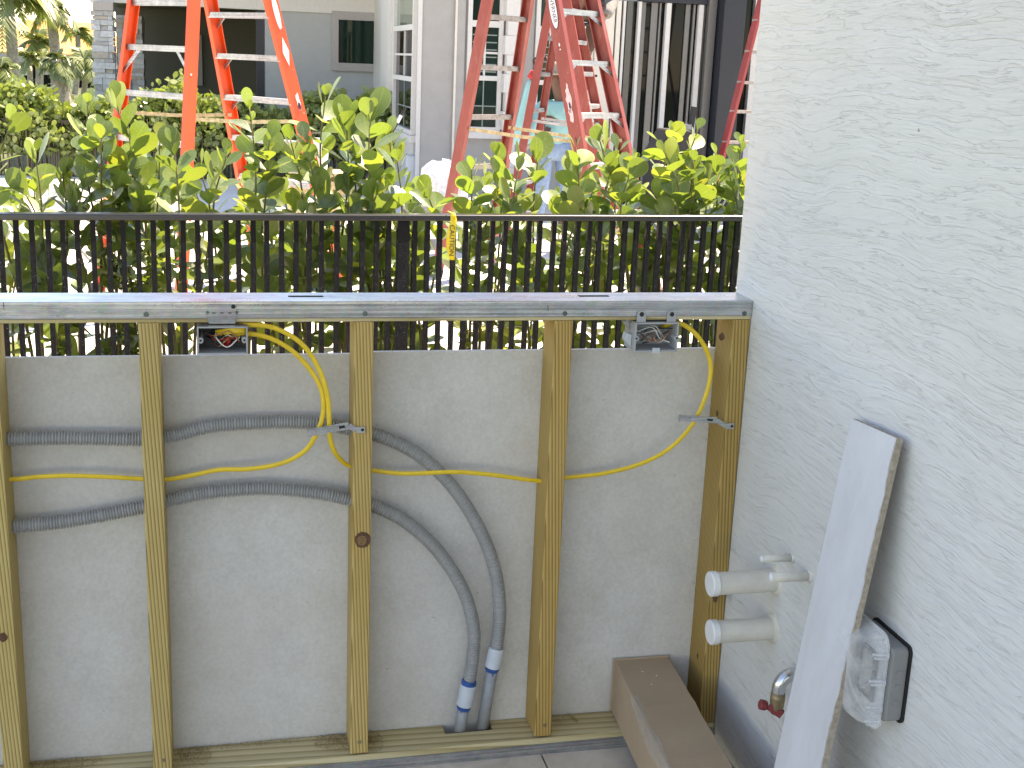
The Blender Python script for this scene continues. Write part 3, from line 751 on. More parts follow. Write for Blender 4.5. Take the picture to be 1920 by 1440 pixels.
bracket('steel strap bracket on the middle stud holding both yellow loops', (676, 806), (654, 798), (578, 812), .015)
bracket('steel strap bracket on the corner stud holding one yellow cable', (1369, 799), (1343, 788), (1273, 783), .0135)

# ================================================================== pipes out of the wall
def stub(base, capx, r, label, plug):
    b = atX(*base, 0.0)
    t = thing('pipe_stub', label, 'pipe', (0, b.y, b.z), 'white plastic pipe stubs in the wall')
    L_ = -capx
    if plug:
        MB().lathe((0.0, b.y, b.z), (-1, 0, 0), [(-.004, r), (L_ - .016, r), (L_ - .0155, r * .9)], 28).build('pipe', PVCW, t, smooth=False)
        MB().lathe((-L_ + .0155, b.y, b.z), (-1, 0, 0), [(0, r * 1.0), (.0008, r * 1.09), (.0135, r * 1.10), (.0155, r * 1.02), (.0155, r * .98)], 28).build('end_cap', CAPW, t, smooth=False)
    else:
        e = Vector((-L_, b.y + random.uniform(-.004, .004), b.z + .002))
        MB().tube([(0.004, b.y, b.z), (-L_ * .5, b.y, b.z + .001), e], r, 16).build('pipe', PVCW, t, smooth=True)
        MB().lathe(e, (-1, 0, 0), [(-.001, r * .96), (.0015, r * .9), (.004, r * .55)], 14).build('end_cap', CAPW, t, smooth=True)
    MB().lathe((0, b.y, b.z), (-1, 0, 0), [(-.002, r * 1.5), (.0012, r * 1.35), (.005, r * 1.02)], 20).build('sealant_collar', PVCW, t, smooth=True)
stub((1455, 1088), -0.144, 0.0232, 'upper of two thick capped white pipes beside the corner stud', True)
stub((1448, 1178), -0.137, 0.0232, 'lower of two thick capped white pipes beside the corner stud', True)
stub((1486, 1046), -0.066, 0.0075, 'topmost thin white pipe poking out above the thick pipes', False)
stub((1518, 1080), -0.080, 0.0098, 'thin white pipe poking out just behind the upper thick pipe', False)

# ================================================================== hose tap
p = atX(1503, 1277, 0)
hb = thing('hose_tap', 'wall tap with dull red handle half hidden behind the leaning board', 'tap', (0, p.y, p.z))
e = Vector((-.045, p.y, p.z + .004))
MB().tube(spline([(0, p.y, p.z + .016), (-.03, p.y, p.z + .014), (-.045, p.y, p.z - .002), (-.047, p.y, p.z - .022)], .004), .0135, 16).build('elbow', CHROME, hb, smooth=True)
MB().lathe((-.047, p.y, p.z - .020), (0, 0, -1), [(0, .014), (.012, .0145), (.03, .0135), (.045, .011)], 16).build('valve_body', BRASS, hb, smooth=True)
h = MB()
h.lathe((-.066, p.y + .004, p.z - .050), (-1, .15, .25), [(0, .008), (.004, .0105), (.014, .0105), (.016, .007)], 10)
h.bar((-.062, p.y + .002, p.z - .048), (-.040, p.y - .012, p.z - .062), .012, .016)
h.build('handle', REDHANDLE, hb, bevel=.001)

# ================================================================== leaning board
bd = thing('leaning_board', 'narrow pale grey cement board offcut leaning against the stucco wall', 'board', (-.14, -.6, 0))
TL = Vector((-.015, -.508, .912)); TR = Vector((-.015, -.660, .922)); FL = Vector((-.140, -.543, 0.001)); FR = Vector((-.140, -.690, 0.001))
nrm = (TR - TL).cross(FL - TL).normalized()
if nrm.x > 0: nrm = -nrm
tk = 0.0125
def slab(a, b, c, d, n, t0, t1): return MB().add([a + n * t0, b + n * t0, c + n * t0, d + n * t0, a + n * t1, b + n * t1, c + n * t1, d + n * t1],
        [(0, 1, 2, 3), (7, 6, 5, 4), (0, 4, 5, 1), (1, 5, 6, 2), (2, 6, 7, 3), (3, 7, 4, 0)])
slab(TL, TR, FR, FL, nrm, 0.0, tk * .8).build('core', STRIPEDGE, bd)
# face skin with a slightly ragged right edge
n = 60; mbf = MB(); rr = random.Random(5)
lefts = []; rights = []
for i in range(n + 1):
    t = i / n
    l = TL.lerp(FL, t); r_ = TR.lerp(FR, t); w = (l - r_).normalized()
    lefts.append(l + nrm * (tk * .8 + .0002)); rights.append(r_ + w * (rr.uniform(0.0005, .0035) + .0015 * sin(i * .6)) + nrm * (tk * .8 + .0002))
vs = lefts + rights + [v + nrm * .0022 for v in lefts] + [v + nrm * .0022 for v in rights]
m_ = n + 1; fs = []
for i in range(n):
    fs += [(2 * m_ + i, 2 * m_ + i + 1, 3 * m_ + i + 1, 3 * m_ + i), (m_ + i, m_ + i + 1, 3 * m_ + i + 1, 3 * m_ + i), (i, 2 * m_ + i, 2 * m_ + i + 1, i + 1)]
fs += [(0, m_, 3 * m_, 2 * m_)]
mbf.add(vs, fs).build('face_sheet', STRIP, bd)

# ================================================================== weatherproof outlet cover
oc = thing('outlet_cover', 'grey wall outlet with a clear scratched bubble lid next to the board', 'outlet cover', (0, -.68, .52))
def rrect(y0, y1, z0, z1, r, n=5):
    o = []
    for (cy, cz, a0) in ((y1 - r, z1 - r, 0), (y0 + r, z1 - r, pi / 2), (y0 + r, z0 + r, pi), (y1 - r, z0 + r, 3 * pi / 2)):
        for i in range(n + 1):
            a = a0 + pi / 2 * i / n; o.append((cy + cos(a) * r, cz + sin(a) * r))
    return o
MB().prism(rrect(-.742, -.615, .452, .592, .012), -.004, .0, 'X').build('gasket', GASKET, oc)
MB().prism(rrect(-.738, -.619, .456, .588, .010), -.032, -.0041, 'X').build('base', COVERGREY, oc, bevel=.002)
for z in (.545, .520, .492):
    MB().lathe((-.018, -.7385, z), (0, -1, 0), [(-.001, .0065), (.0008, .006), (.001, .0035)], 16).build('knockout', COVERGREY, oc)
def bubble(off, shrink):
    mb = MB(); rings = []
    for (x, s) in ((-.036, 0), (-.050, 0.002), (-.062, .006), (-.072, .014), (-.077, .026)):
        rings.append([(x + (off if x < -.04 else 0), y, z) for y, z in rrect(-.724 + s + shrink, -.604 - s - shrink, .437 + s + shrink, .602 - s - shrink, .022)])
    k = len(rings[0])
    vs = [p for r in rings for p in r]
    fs = [(i * k + j, i * k + (j + 1) % k, (i + 1) * k + (j + 1) % k, (i + 1) * k + j) for i in range(len(rings) - 1) for j in range(k)]
    fs.append(tuple((len(rings) - 1) * k + j for j in range(k)))
    return mb.add(vs, fs)
bubble(0, 0).build('bubble_lid', BUBBLE, oc, smooth=True)
rim = MB().prism(rrect(-.729, -.600, .432, .607, .024), -.0375, -.0345, 'X'); rim.build('lid_rim', BUBBLE, oc)
for z in (.575, .528, .480, .455):
    hg = MB(); hg.bar((-.034, -.727, z), (-.062, -.7255, z + .001), .0045, .0028); hg.bar((-.034, -.727, z - .006), (-.058, -.7255, z - .006), .0045, .0022); hg.bar((-.036, -.728, z - .007), (-.036, -.728, z + .002), .004, .004, (1, 0, 0))
    hg.build('hinge_clip', BUBBLE, oc)
arc = [(-.040 - .030 * sin(t), -.705 + .06 * (1 - cos(t)) * .5, .445 + .13 * t / pi) for t in [pi * i / 16 for i in range(17)]]
MB().tube(arc, .0011, 6).build('moulded_rib', BUBBLE, oc)
MB().prism(rrect(-.705, -.650, .475, .565, .006), -.040, -.0325, 'X').build('receptacle', BOXDARK, oc, bevel=.001)
MB().prism(rrect(-.694, -.661, .485, .555, .006), -.0425, -.0401, 'X').build('receptacle_face', COVERGREY, oc)

# ================================================================== cardboard box
cb = thing('cardboard_box', 'long narrow brown cardboard box lying on the floor against the frame', 'box', (-.17, -.3, 0))
def bx_pt(s, side, top):
    # s: 0 back end at the frame .. 1 front end
    x = -0.2245 + (-0.2480 + 0.2245) * s * 1.9 + (0.132 if side else 0); y = 0.084 - 0.95 * s + (0.0 if not side else -0.012 * s)
    z = 0.0435 * (1 - s) + 0.002 + (0.126 if top else 0)
    return Vector((x, y, z))
mb = MB(); v = []
K = 24; rr = random.Random(11)
for i in range(K + 1):
    s = i / K
    for side, top in ((0, 0), (1, 0), (1, 1), (0, 1)):
        q = bx_pt(s, side, top)
        if top and 0 < i: q += Vector((rr.uniform(-.0009, .0009), 0, rr.uniform(-.0009, .0009)))
        v.append(q)
f = [(i * 4 + j, i * 4 + (j + 1) % 4, (i + 1) * 4 + (j + 1) % 4, (i + 1) * 4 + j) for i in range(K) for j in range(4)] + [(0, 1, 2, 3), (K * 4 + 3, K * 4 + 2, K * 4 + 1, K * 4)]
mb.add(v, [g[::-1] for g in f]).build('carton', CARD, cb, bevel=.003)
# worn clear tape running over the left top edge
tp = MB(); v = []
for i in range(K + 1):
    s = i / K; q = bx_pt(s, 0, 1); w1 = .010 + .004 * sin(i * 1.7); w2 = .03 + .012 * sin(i * 0.9 + 1)
    v += [q + Vector((w1, 0, .0012)), q + Vector((-.0012, 0, .0008)), q + Vector((-.0012, 0, -w2))]
tp.add(v, [(i * 3 + j, i * 3 + j + 1, (i + 1) * 3 + j + 1, (i + 1) * 3 + j) for i in range(4, K) for j in range(2)])
TAPECLR = clear_mat('worn_clear_tape', 0.02, (0.7, 0.66, 0.6), 0.35)
tp.build('packing_tape', TAPECLR, cb, smooth=True)
wc = MB()
for (u, v_, dx, dy) in ((1196, 1256, .008, .005), (1200, 1258, .006, -.008), (1228, 1249, .004, .003), (1230, 1268, .003, .003), (1188, 1252, .003, .002), (1221, 1284, .002, .002)):
    q = atZ(u, v_, .168); wc.bar(q, q + Vector((dx, dy, .001)), .0020, .0014)
wc.build('wood_chips', CREAM, kind='stuff', label='few pale wood chips lying on the brown cardboard box', category='wood chips')
dl = atZ(1063, 1336, ZB + .001); d2 = atZ(1084, 1354, ZB + .001)
lf = MB(); ax = (d2 - dl); sd_ = Vector((ax.y, -ax.x, 0)).normalized()
pts = []
for t, w in ((0, .0006), (.3, .0016), (.55, .0030), (.8, .0036), (.95, .0024), (1, .0004)):
    c = dl.lerp(d2, t); pts.append((c + sd_ * w + Vector((0, 0, .001 + .002 * sin(3 * t))), c - sd_ * w + Vector((0, 0, .0012))))
lf.add([q for pr in pts for q in pr], [(2 * i, 2 * i + 1, 2 * i + 3, 2 * i + 2) for i in range(5)])
lf.build('dry_leaf', DEADLEAF, None, label='small yellowed leaf lying on the bottom plate near the box', category='leaf')

# ================================================================== black picket fence
fa = atY(0, 396, 1.5); fb = atY(1390, 403, 1.7); FZ = 1.0
def fence_xy(x): return fa.y + (fb.y - fa.y) * (x - fa.x) / (fb.x - fa.x)
fx0, fx1 = -4.4, 0.95
fn = thing('picket_fence', 'glossy black metal picket fence standing in front of the clusia hedge', 'fence', (-0.5, fence_xy(-.5), 0))
fdir = Vector((fx1 - fx0, fence_xy(fx1) - fence_xy(fx0), 0)).normalized()
rp = []
for cy_, cz_, a0 in ((.018, -.0062, 0), (-.018, -.0062, 90), (-.022, -.0165, 180), (.022, -.0165, 270)):
    rr_ = .0062 if a0 < 180 else .0034
    for q_ in range(8):
        a_ = radians(a0 + 90 * q_ / 7); rp.append((cy_ + cos(a_) * rr_ * (1.1 if a0 < 180 else 1), cz_ + sin(a_) * rr_))
pa_ = Vector((fx0, fence_xy(fx0), FZ)); pb_0 = Vector((fx1, fence_xy(fx1), FZ)); nd_ = Vector((-fdir.y, fdir.x, 0))
vs_ = [pp_ + nd_ * y_ + Vector((0, 0, z_)) for pp_ in (pa_, pb_0) for y_, z_ in rp]; k_ = len(rp)
MB().add(vs_, [tuple(range(k_))[::-1], tuple(range(k_, 2 * k_))] + [(i_, (i_ + 1) % k_, k_ + (i_ + 1) % k_, k_ + i_) for i_ in range(k_)]).build('top_rail', RAILBLACK, fn)
MB().bar((fx0, fence_xy(fx0), 0.10), (fx1, fence_xy(fx1), 0.10), 0.025, 0.025).build('bottom_rail', BLACK, fn)
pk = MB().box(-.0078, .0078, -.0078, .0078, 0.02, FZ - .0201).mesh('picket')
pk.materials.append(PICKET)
pitch = 0.0428
px0 = atY(30, 430, 1.503).x
post_x = atY(755, 470, 1.6).x
i = int((fx0 - px0) / pitch)
x = px0 + i * pitch
while x < fx1:
    if abs(x - post_x) > 0.028:
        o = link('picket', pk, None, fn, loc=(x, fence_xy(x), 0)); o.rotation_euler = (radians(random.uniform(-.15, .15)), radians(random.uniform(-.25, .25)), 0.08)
    x += pitch
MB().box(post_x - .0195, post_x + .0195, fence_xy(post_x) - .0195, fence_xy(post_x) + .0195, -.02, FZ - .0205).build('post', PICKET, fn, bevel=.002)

# caution tape knotted round the rail
ct0 = atY(846, 398, 1.60); yy = fence_xy(ct0.x) - .024
ct = thing('caution_tape', 'short strip of yellow caution tape knotted on the black fence rail', 'caution tape', (ct0.x, yy, FZ))
def ribbon(pts, w, name, m, parent, wd=(1, 0, 0)):
    P = spline(pts, .004); mb = MB(); v = []
    for i, p in enumerate(P):
        ww = w(i / (len(P) - 1)) if callable(w) else w
        d = Vector(wd) * ww / 2; v += [p - d, p + d]
    n = len(v) // 2
    mb.add(v, [(2 * i, 2 * i + 1, 2 * i + 3, 2 * i + 2) for i in range(n - 1)])
    o = mb.build(name, m, parent, smooth=True); so = o.modifiers.new('thickness', 'SOLIDIFY'); so.thickness = .0006; return o
bx = ct0.x
ribbon([(bx + .004, yy + .0, FZ + .001), (bx + .006, yy - .004, FZ - .02), (bx, yy - .006, FZ - .05), (bx - .002, yy - .005, FZ - .10), (bx + .006, yy - .004, FZ - .146)],
       lambda t: .016 + .013 * sin(min(1, t * 1.6) * pi * .6) - .014 * max(0, t - .75) * 4, 'hanging_strip', TAPE, ct)
ribbon([(bx + .010, yy + .045, FZ + .001), (bx + .008, yy + .02, FZ + .003), (bx + .006, yy - .002, FZ + .002), (bx + .007, yy - .005, FZ - .016)], .011, 'rail_loop', TAPE, ct)
ribbon([(bx + .004, yy - .004, FZ + .001), (bx - .004, yy - .002, FZ + .008), (bx - .012, yy + .004, FZ + .012)], .007, 'loose_end', TAPE, ct)
MB().lathe((bx + .006, yy - .008, FZ - .004), (0, 1, 0), [(-.002, .003), (.001, .007), (.006, .006)], 9).build('knot', TAPE, ct, smooth=True)
me = text_mesh('CAUTION', .0225, .0002); me.materials.append(INK)
o = link('lettering', me, None, ct, loc=(bx + .0005, yy - .0085, FZ - .082)); o.rotation_euler = (radians(90), radians(90), 0)

# ================================================================== clusia hedge: each shrub > stems, leaves
def leaf_mesh(L_, W, fold, curl, tip=0.8):
    nu, nv = 5, 9; v = []; uv = []
    TS = (0, .16, .34, .52, .68, .80, .90, .965, 1.0)
    for i in range(nv):
        t = TS[i]
        if t < .62: q = t / .62; w = W * (.06 + .94 * (q * q * (3 - 2 * q)) ** .8)
        else: w = W * max(.16, (1 - ((t - .62) / .38) ** 2) ** .5)
        for j in range(nu):
            s = j / (nu - 1) * 2 - 1
            v.append((s * w / 2, L_ * t, curl * L_ * t * t + fold * abs(s) * w * .5)); uv.append((j / (nu - 1), t))
    f = [(i * nu + j, i * nu + j + 1, (i + 1) * nu + j + 1, (i + 1) * nu + j) for i in range(nv - 1) for j in range(nu - 1)]
    me = bpy.data.meshes.new('leaf'); me.from_pydata(v, [], f)
    ul = me.uv_layers.new(name='UVMap')
    for lp in me.loops: ul.data[lp.index].uv = uv[lp.vertex_index]
    me.polygons.foreach_set('use_smooth', [True] * len(me.polygons)); me.materials.append(LEAF)
    return me
LEAVES = [leaf_mesh(.098, .068, .08, .10), leaf_mesh(.088, .066, .22, -.12), leaf_mesh(.106, .070, .04, .20), leaf_mesh(.078, .058, .16, .05), leaf_mesh(.098, .074, .12, -.05), leaf_mesh(.058, .038, .25, .1)]
def shrub(label, tips, seed, xr, fill, hfill, group='clusia shrubs of the hedge behind the fence'):
    r = random.Random(seed)
    cx = (xr[0] + xr[1]) / 2
    t = thing('clusia_shrub', label, 'shrub', (cx, 1.98, 0), group)
    stems = MB(); nl = 0; allv = []
    allt = [(x, y, z, True) for x, y, z in tips]
    for _ in range(fill):
        x = r.uniform(*xr); allt.append((x, r.uniform(1.80, 2.28), hfill(x) - abs(r.gauss(0, .16)) - .03, False))
    for x, y, z, main in allt:
        bx_ = x + r.gauss(0, .06); by_ = 2.0 + r.uniform(-.12, .12)
        lean = Vector((r.gauss(0, .03), r.gauss(0, .03), 0))
        P = spline([(bx_, by_, -.02), (bx_ * .6 + x * .4 + r.gauss(0, .025), by_ * .6 + y * .4, z * .45), (x - lean.x, y - lean.y, z * .82), (x, y, z)], .02)
        stems.tube(P, [.006 * (1 - i / len(P)) + .0022 for i in range(len(P))], 6)
        # decussate pairs down from the tip
        s = 0.0; k = 0; ang = r.uniform(0, pi); tot = 0
        top_s = r.uniform(.42, .72) if main else r.uniform(.25, .8)
        idx = len(P) - 1
        while s < top_s and idx > 2:
            p = P[idx]; ax = (P[idx] - P[idx - 2]).normalized()
            young = s < .03
            for sgn in (0, 1):
                if r.random() < (.04 if s < .2 else (.22 if s < .4 else .42)): continue
                a = ang + sgn * pi + r.gauss(0, .25)
                out = Vector((cos(a), sin(a), 0)); out = (out - ax * out.dot(ax)).normalized()
                el = radians(r.uniform(50, 74)) if s < .05 else radians(r.uniform(14, 60)) if s < .25 else radians(r.uniform(-8, 45))
                d = (out * cos(el) + ax * sin(el)).normalized()
                nrm_ = (ax * cos(el) - out * sin(el)).normalized()
                tw = r.gauss(0, .35)
                sdv = d.cross(nrm_).normalized(); nn = (nrm_ * cos(tw) + sdv * sin(tw)).normalized(); sdv = d.cross(nn).normalized()
                sc = r.uniform(.70, 1.18) * (.62 if young else 1.0)
                me_ = LEAVES[r.choice((0, 1, 2, 3, 4, 0, 4)) if not young else 5 if r.random() < .3 else r.choice((0, 3))]
                q = p + out * .004
                M_ = Matrix(((sdv.x * sc, d.x * sc, nn.x * sc, q.x), (sdv.y * sc, d.y * sc, nn.y * sc, q.y), (sdv.z * sc, d.z * sc, nn.z * sc, q.z), (0, 0, 0, 1)))
                allv.append((me_, M_))
                nl += 1
            step = r.uniform(.026, .040) if s < .1 else r.uniform(.036, .055)
            s += step; ang += pi / 2 + r.gauss(0, .2)
            acc = 0
            while idx > 2 and acc < step:
                acc += (P[idx] - P[idx - 1]).length; idx -= 1
    stems.build('stems', STEM, t, smooth=True)
    # the 300 nearest and highest leaves are pieces of their own, the inner rest is one part
    allv.sort(key=lambda a: a[1].translation.y - .55 * min(a[1].translation.z, 1.05) + (2 if a[1].translation.z < .62 else 0))
    for me_, M_ in allv[:298]:
        o = bpy.data.objects.new('leaf', me_); COL.objects.link(o); o.parent = t; o.matrix_parent_inverse = PARINV[t.name]; o.matrix_basis = M_
    if len(allv) > 298:
        V = []; F = []; UV = []
        for me_, M_ in allv[298:]:
            b = len(V); V += [tuple(M_ @ v.co) for v in me_.vertices]
            F += [tuple(b + k for k in p.vertices) for p in me_.polygons]; UV += [tuple(u.uv) for u in me_.uv_layers[0].data]
        me = bpy.data.meshes.new('inner_leaves'); me.from_pydata(V, [], F); ul = me.uv_layers.new(name='UVMap')
        for k, u in enumerate(UV): ul.data[k].uv = u
        me.polygons.foreach_set('use_smooth', [True] * len(me.polygons))
        link('inner_leaves', me, LEAF, t, kind='stuff')
    return nl
def tips(lst): return [tuple(atY(u, v, y)) for u, v, y in lst]
def hf(pairs):
    P = [(atY(u, v, 2.0).x, atY(u, v, 2.0).z) for u, v in pairs]
    def h(x):
        if x <= P[0][0]: return P[0][1]
        for (x0, z0), (x1, z1) in zip(P, P[1:]):
            if x <= x1: return z0 + (z1 - z0) * (x - x0) / (x1 - x0)
        return P[-1][1]
    return h
HF = hf([(-200, 300), (0, 325), (90, 335), (150, 285), (260, 275), (330, 320), (420, 340), (470, 300), (545, 330), (600, 345), (635, 262), (700, 265), (760, 335), (800, 375), (840, 415), (870, 380), (920, 335), (1000, 315), (1100, 305), (1200, 300), (1300, 290), (1400, 295), (1520, 295)])
def xat(u): return atY(u, 350, 2.0).x
NL = []
NL.append(shrub('leftmost clusia shrub at the edge, its tall sprig near the palms', tips([(20, 228, 1.85), (66, 284, 1.9), (-60, 230, 2.0), (118, 330, 1.85), (40, 345, 1.82)]), 1, (xat(-180), xat(110)), 11, HF))
NL.append(shrub('tall clusia shrub overlapping the left rail of the orange ladder', tips([(165, 195, 1.85), (215, 188, 1.95), (250, 265, 1.9), (300, 262, 2.0), (325, 268, 1.8), (190, 260, 1.82), (130, 345, 1.85)]), 2, (xat(115), xat(350)), 17, HF))
NL.append(shrub('clusia shrub in front of the right side of the orange ladder', tips([(468, 205, 1.9), (425, 290, 1.95), (505, 262, 1.85), (545, 262, 2.0), (375, 310, 1.85), (575, 265, 1.9)]), 3, (xat(355), xat(590)), 14, HF))
NL.append(shrub('tall clusia shrub below the dark window and the bay corner', tips([(610, 178, 1.95), (650, 222, 1.9), (695, 205, 1.85), (670, 255, 1.95), (745, 300, 1.85), (800, 355, 1.9), (730, 255, 2.0)]), 4, (xat(595), xat(800)), 16, HF))
NL.append(shrub('low clusia shrub just right of the yellow caution tape', tips([(885, 318, 1.9), (930, 292, 1.95), (975, 300, 1.85), (1010, 285, 1.95), (1080, 275, 1.9)]), 5, (xat(880), xat(1085)), 15, HF))
NL.append(shrub('dense clusia shrub below the faded red ladder', tips([(1125, 265, 1.9), (1160, 282, 1.95), (1235, 262, 1.85), (1262, 250, 2.0), (1190, 300, 1.85)]), 6, (xat(1095), xat(1255)), 14, HF))
NL.append(shrub('clusia shrub touching the corner of the white stucco wall', tips([(1308, 243, 1.9), (1345, 290, 1.95), (1388, 268, 1.9), (1300, 300, 1.85), (1395, 330, 1.8), (1450, 280, 1.9)]), 7, (xat(1265), xat(1500)), 15, HF))


# ================================================================== ladders
def rail_profile(mb, a, b, webdir, w, fl, t=.006):
    """C channel: web faces `webdir`"""
    a = Vector(a); b = Vector(b); d = (b - a).normalized()
    n = Vector(webdir); n = (n - d * n.dot(d)).normalized(); s = d.cross(n).normalized()
    mb.bar(a + n * (-t / 2), b + n * (-t / 2), w, t, n)
    for sg in (-1, 1):
        mb.bar(a + s * sg * (w / 2 - t / 2) - n * (fl / 2 + t), b + s * sg * (w / 2 - t / 2) - n * (fl / 2 + t), t, fl, n)
    return mb
def ladder(label, q, zs1, zs2, railm, stepm1, stepm2, name='step_ladder', w=.085, fl=.028, spreader=None, brace1=False, brace2=False, sp_mat=None, stepd1=.075, stepd2=.03, sticker=False):
    cx, cy, H, yaw, wt, wb, s1, s2, tx, ty = q
    d = Vector((cos(yaw), sin(yaw), 0)); e = Vector((-sin(yaw), cos(yaw), 0)); c = Vector((cx, cy, 0)); up = Vector((tx, ty, 1))
    T = {sg: c + up * H + d * sg * wt for sg in (-1, 1)}
    B1 = {sg: c + d * sg * wb + e * s1 for sg in (-1, 1)}; B2 = {sg: c + d * sg * wb - e * s2 for sg in (-1, 1)}
    t = thing(name, label, 'ladder', c, 'stepladders on the neighbouring site')
    at = lambda B, sg, z: B[sg].lerp(T[sg], z / T[sg].z)
    es1 = e * (1 if s1 > 0 else -1); es2 = e * (-1 if s2 > 0 else 1)
    for sg in (-1, 1):
        rail_profile(MB(), B1[sg], T[sg], d * sg, w, fl).build('rail', railm, t)
        rail_profile(MB(), B2[sg], T[sg], d * sg, w * .8, fl).build('rail', railm, t)
        for B in (B1, B2):
            MB().bar(at(B, sg, -.0) + Vector((0, 0, .0)), at(B, sg, .07), w * 1.08, fl * 1.6, d).build('foot', MATBLACK, t)
    for zs, B, m, dep, br in ((zs1, B1, stepm1, stepd1, brace1), (zs2, B2, stepm2, stepd2, brace2)):
        es = es1 if B is B1 else es2
        for z in zs:
            a = at(B, -1, z); b = at(B, 1, z); g_ = (b - a).normalized() * .014; a = a + g_; b = b - g_
            mb = MB().bar(a, b, dep, .004, (0, 0, 1))
            dd = (b - a).normalized(); hz = Vector((-dd.y, dd.x, 0)).normalized()
            for sg2 in (-1, 1): mb.bar(a + hz * sg2 * dep / 2 - Vector((0, 0, .016)), b + hz * sg2 * dep / 2 - Vector((0, 0, .016)), .004, .032, (0, 0, 1))
            mb.build('step', m, t)
            if br and (br is True or z in br):
                for p, o_ in ((a, b), (b, a)):
                    dd2 = (o_ - p).normalized(); lw = .085 if br is True else .13
                    dn = .085 if br is True else .16
                    sg3 = -1 if p is a else 1
                    foot = at(B, sg3, z - dn) + dd2 * .004 + es * dep * .35
                    MB().bar(p + dd2 * lw + es * dep * .35 - Vector((0, 0, .025)), foot, .022, .004, hz).build('brace', m, t)
    if spreader:
        for sg in (-1, 1):
            a = at(B1, sg, spreader) - d * sg * .02; b = at(B2, sg, spreader + .02) - d * sg * .02
            mid = (a + b) / 2 + Vector((0, 0, -.012))
            MB().bar(a, mid, .004, .022).build('spreader_bar', sp_mat or ALU, t); MB().bar(mid - d * sg * .004, b - d * sg * .004, .004, .022).build('spreader_bar', sp_mat or ALU, t)
    tp_ = MB().bar(T[-1] - d * .04, T[1] + d * .04, .16, .07); tp_.build('top_cap', railm, t, bevel=.006)
    return t, at, B1, B2, T, d, e
def zrow(B, T, sg, v_px):
    lo, hi = 0.0, 1.0
    for _ in range(40):
        m = (lo + hi) / 2; p = B[sg].lerp(T[sg], m) - CP
        y = 720 - FPX * p.dot(CU) / p.dot(CF)
        if y > v_px: lo = m
        else: hi = m
    return B[sg].lerp(T[sg], lo).z
QA = (-1.089, 5.537, 3.123, -0.932, 0.207, 0.442, 0.649, 0.596, -0.046, -0.019)
QB = (1.016, 5.794, 2.955, 0.613, 0.176, 0.282, -0.82, -0.705, -0.041, 0.007)
QC = (1.653, 7.669, 2.269, 1.077, 0.153, 0.308, -0.525, -0.378, -0.027, 0.004)
def bt_(q):
    cx, cy, H, yaw, wt, wb, s1, s2, tx, ty = q
    d = Vector((cos(yaw), sin(yaw), 0)); e = Vector((-sin(yaw), cos(yaw), 0)); c = Vector((cx, cy, 0)); up = Vector((tx, ty, 1))
    return {s: c + d * s * wb + e * s1 for s in (-1, 1)}, {s: c + d * s * wb - e * s2 for s in (-1, 1)}, {s: c + up * H + d * s * wt for s in (-1, 1)}
a1, a2, aT = bt_(QA)
zA2 = [zrow(a2, aT, 1, v) for v in (360, 268, 178, 88, 0, -90, -180, -270)]; zA1 = [zrow(a1, aT, 1, v) for v in (345, 268, 188, 106, 25, -58, -140, -220, -300)]
la = ladder('bright orange stepladder with pale steps at the left', QA, zA1, zA2, ORANGE, TRIMWHITE if False else ALU, ALU, spreader=(zrow(a2, aT, 1, 230)), brace1=True, brace2=[zA2[3], zA2[5]], sp_mat=TANBAR, stepd1=.07, stepd2=.028)
b1, b2, bT = bt_(QB)
zB1 = [zrow(b1, bT, -1, v) for v in (400, 308, 212, 112, 15, -80, -170)]; zB2 = [zrow(b2, bT, 1, v) for v in (400, 306, 215, 125, 33, -55, -140)]
lb = ladder('tall faded red stepladder with worn stickers, beside the white wall posts', QB, zB1, zB2, REDRAIL, ALU, DULLALU, spreader=zrow(b1, bT, -1, 266), brace1=True, sp_mat=TANBAR, w=.10)
c1, c2, cT = bt_(QC)
zC1 = [zrow(c1, cT, -1, v) for v in (318, 257, 197, 135, 75, 15)]; zC2 = [zrow(c2, cT, 1, v) for v in (335, 268, 202, 136, 70, 5)]
lc = ladder('small pinkish red stepladder standing behind the tall faded red one', QC, zC1, zC2, REDRAIL, ALU, ALU, spreader=zrow(c1, cT, -1, 236), sp_mat=ALU, w=.078, fl=.02)
pD0 = atY(1425, 0, 9.0); pD1 = atY(1352, 290, 9.0)
QD = (pD1.x + .75, 9.2, 3.4, -0.25, 0.20, 0.33, -0.75, -.6, 0.0, 0.0)
def ladderD():
    t = thing('step_ladder', 'thin dark red stepladder partly hidden behind the stucco wall corner', 'ladder', (pD1.x + .6, 9.1, 0), 'stepladders on the neighbouring site')
    dv = (pD0 - pD1); k = pD1.z / dv.z
    base = pD1 - dv * k; top = pD1 + dv * ((3.1 - pD1.z) / dv.z)
    off = Vector((.75, .25, 0)); offt = Vector((.45, .15, 0))
    rail_profile(MB(), base, top, (-1, -.3, 0), .075, .025).build('rail', DARKRED, t)
    rail_profile(MB(), base + off, top + offt, (1, .3, 0), .075, .025).build('rail', DARKRED, t)
    bk = Vector((1.5, -.5, 0))
    rail_profile(MB(), base + bk, top + Vector((.02, -.06, 0)), (-1, -.3, 0), .06, .025).build('rail', DARKRED, t)
    rail_profile(MB(), base + bk + off, top + offt, (1, .3, 0), .06, .025).build('rail', DARKRED, t)
    for v in (400, 343, 268, 210, 155, 97, 38, -20, -80):
        z = atY(1400, v, 9.0).z
        if z < .15: continue
        a = base.lerp(top, z / 3.1); b = (base + off).lerp(top + offt, z / 3.1)
        MB().bar(a, b, .07, .028).build('step', DULLALU, t)
    MB().bar(top - Vector((.05, .02, 0)), top + offt + Vector((.05, .02, 0)), .15, .06).build('top_cap', DARKRED, t)
ladderD()
ON_B = None
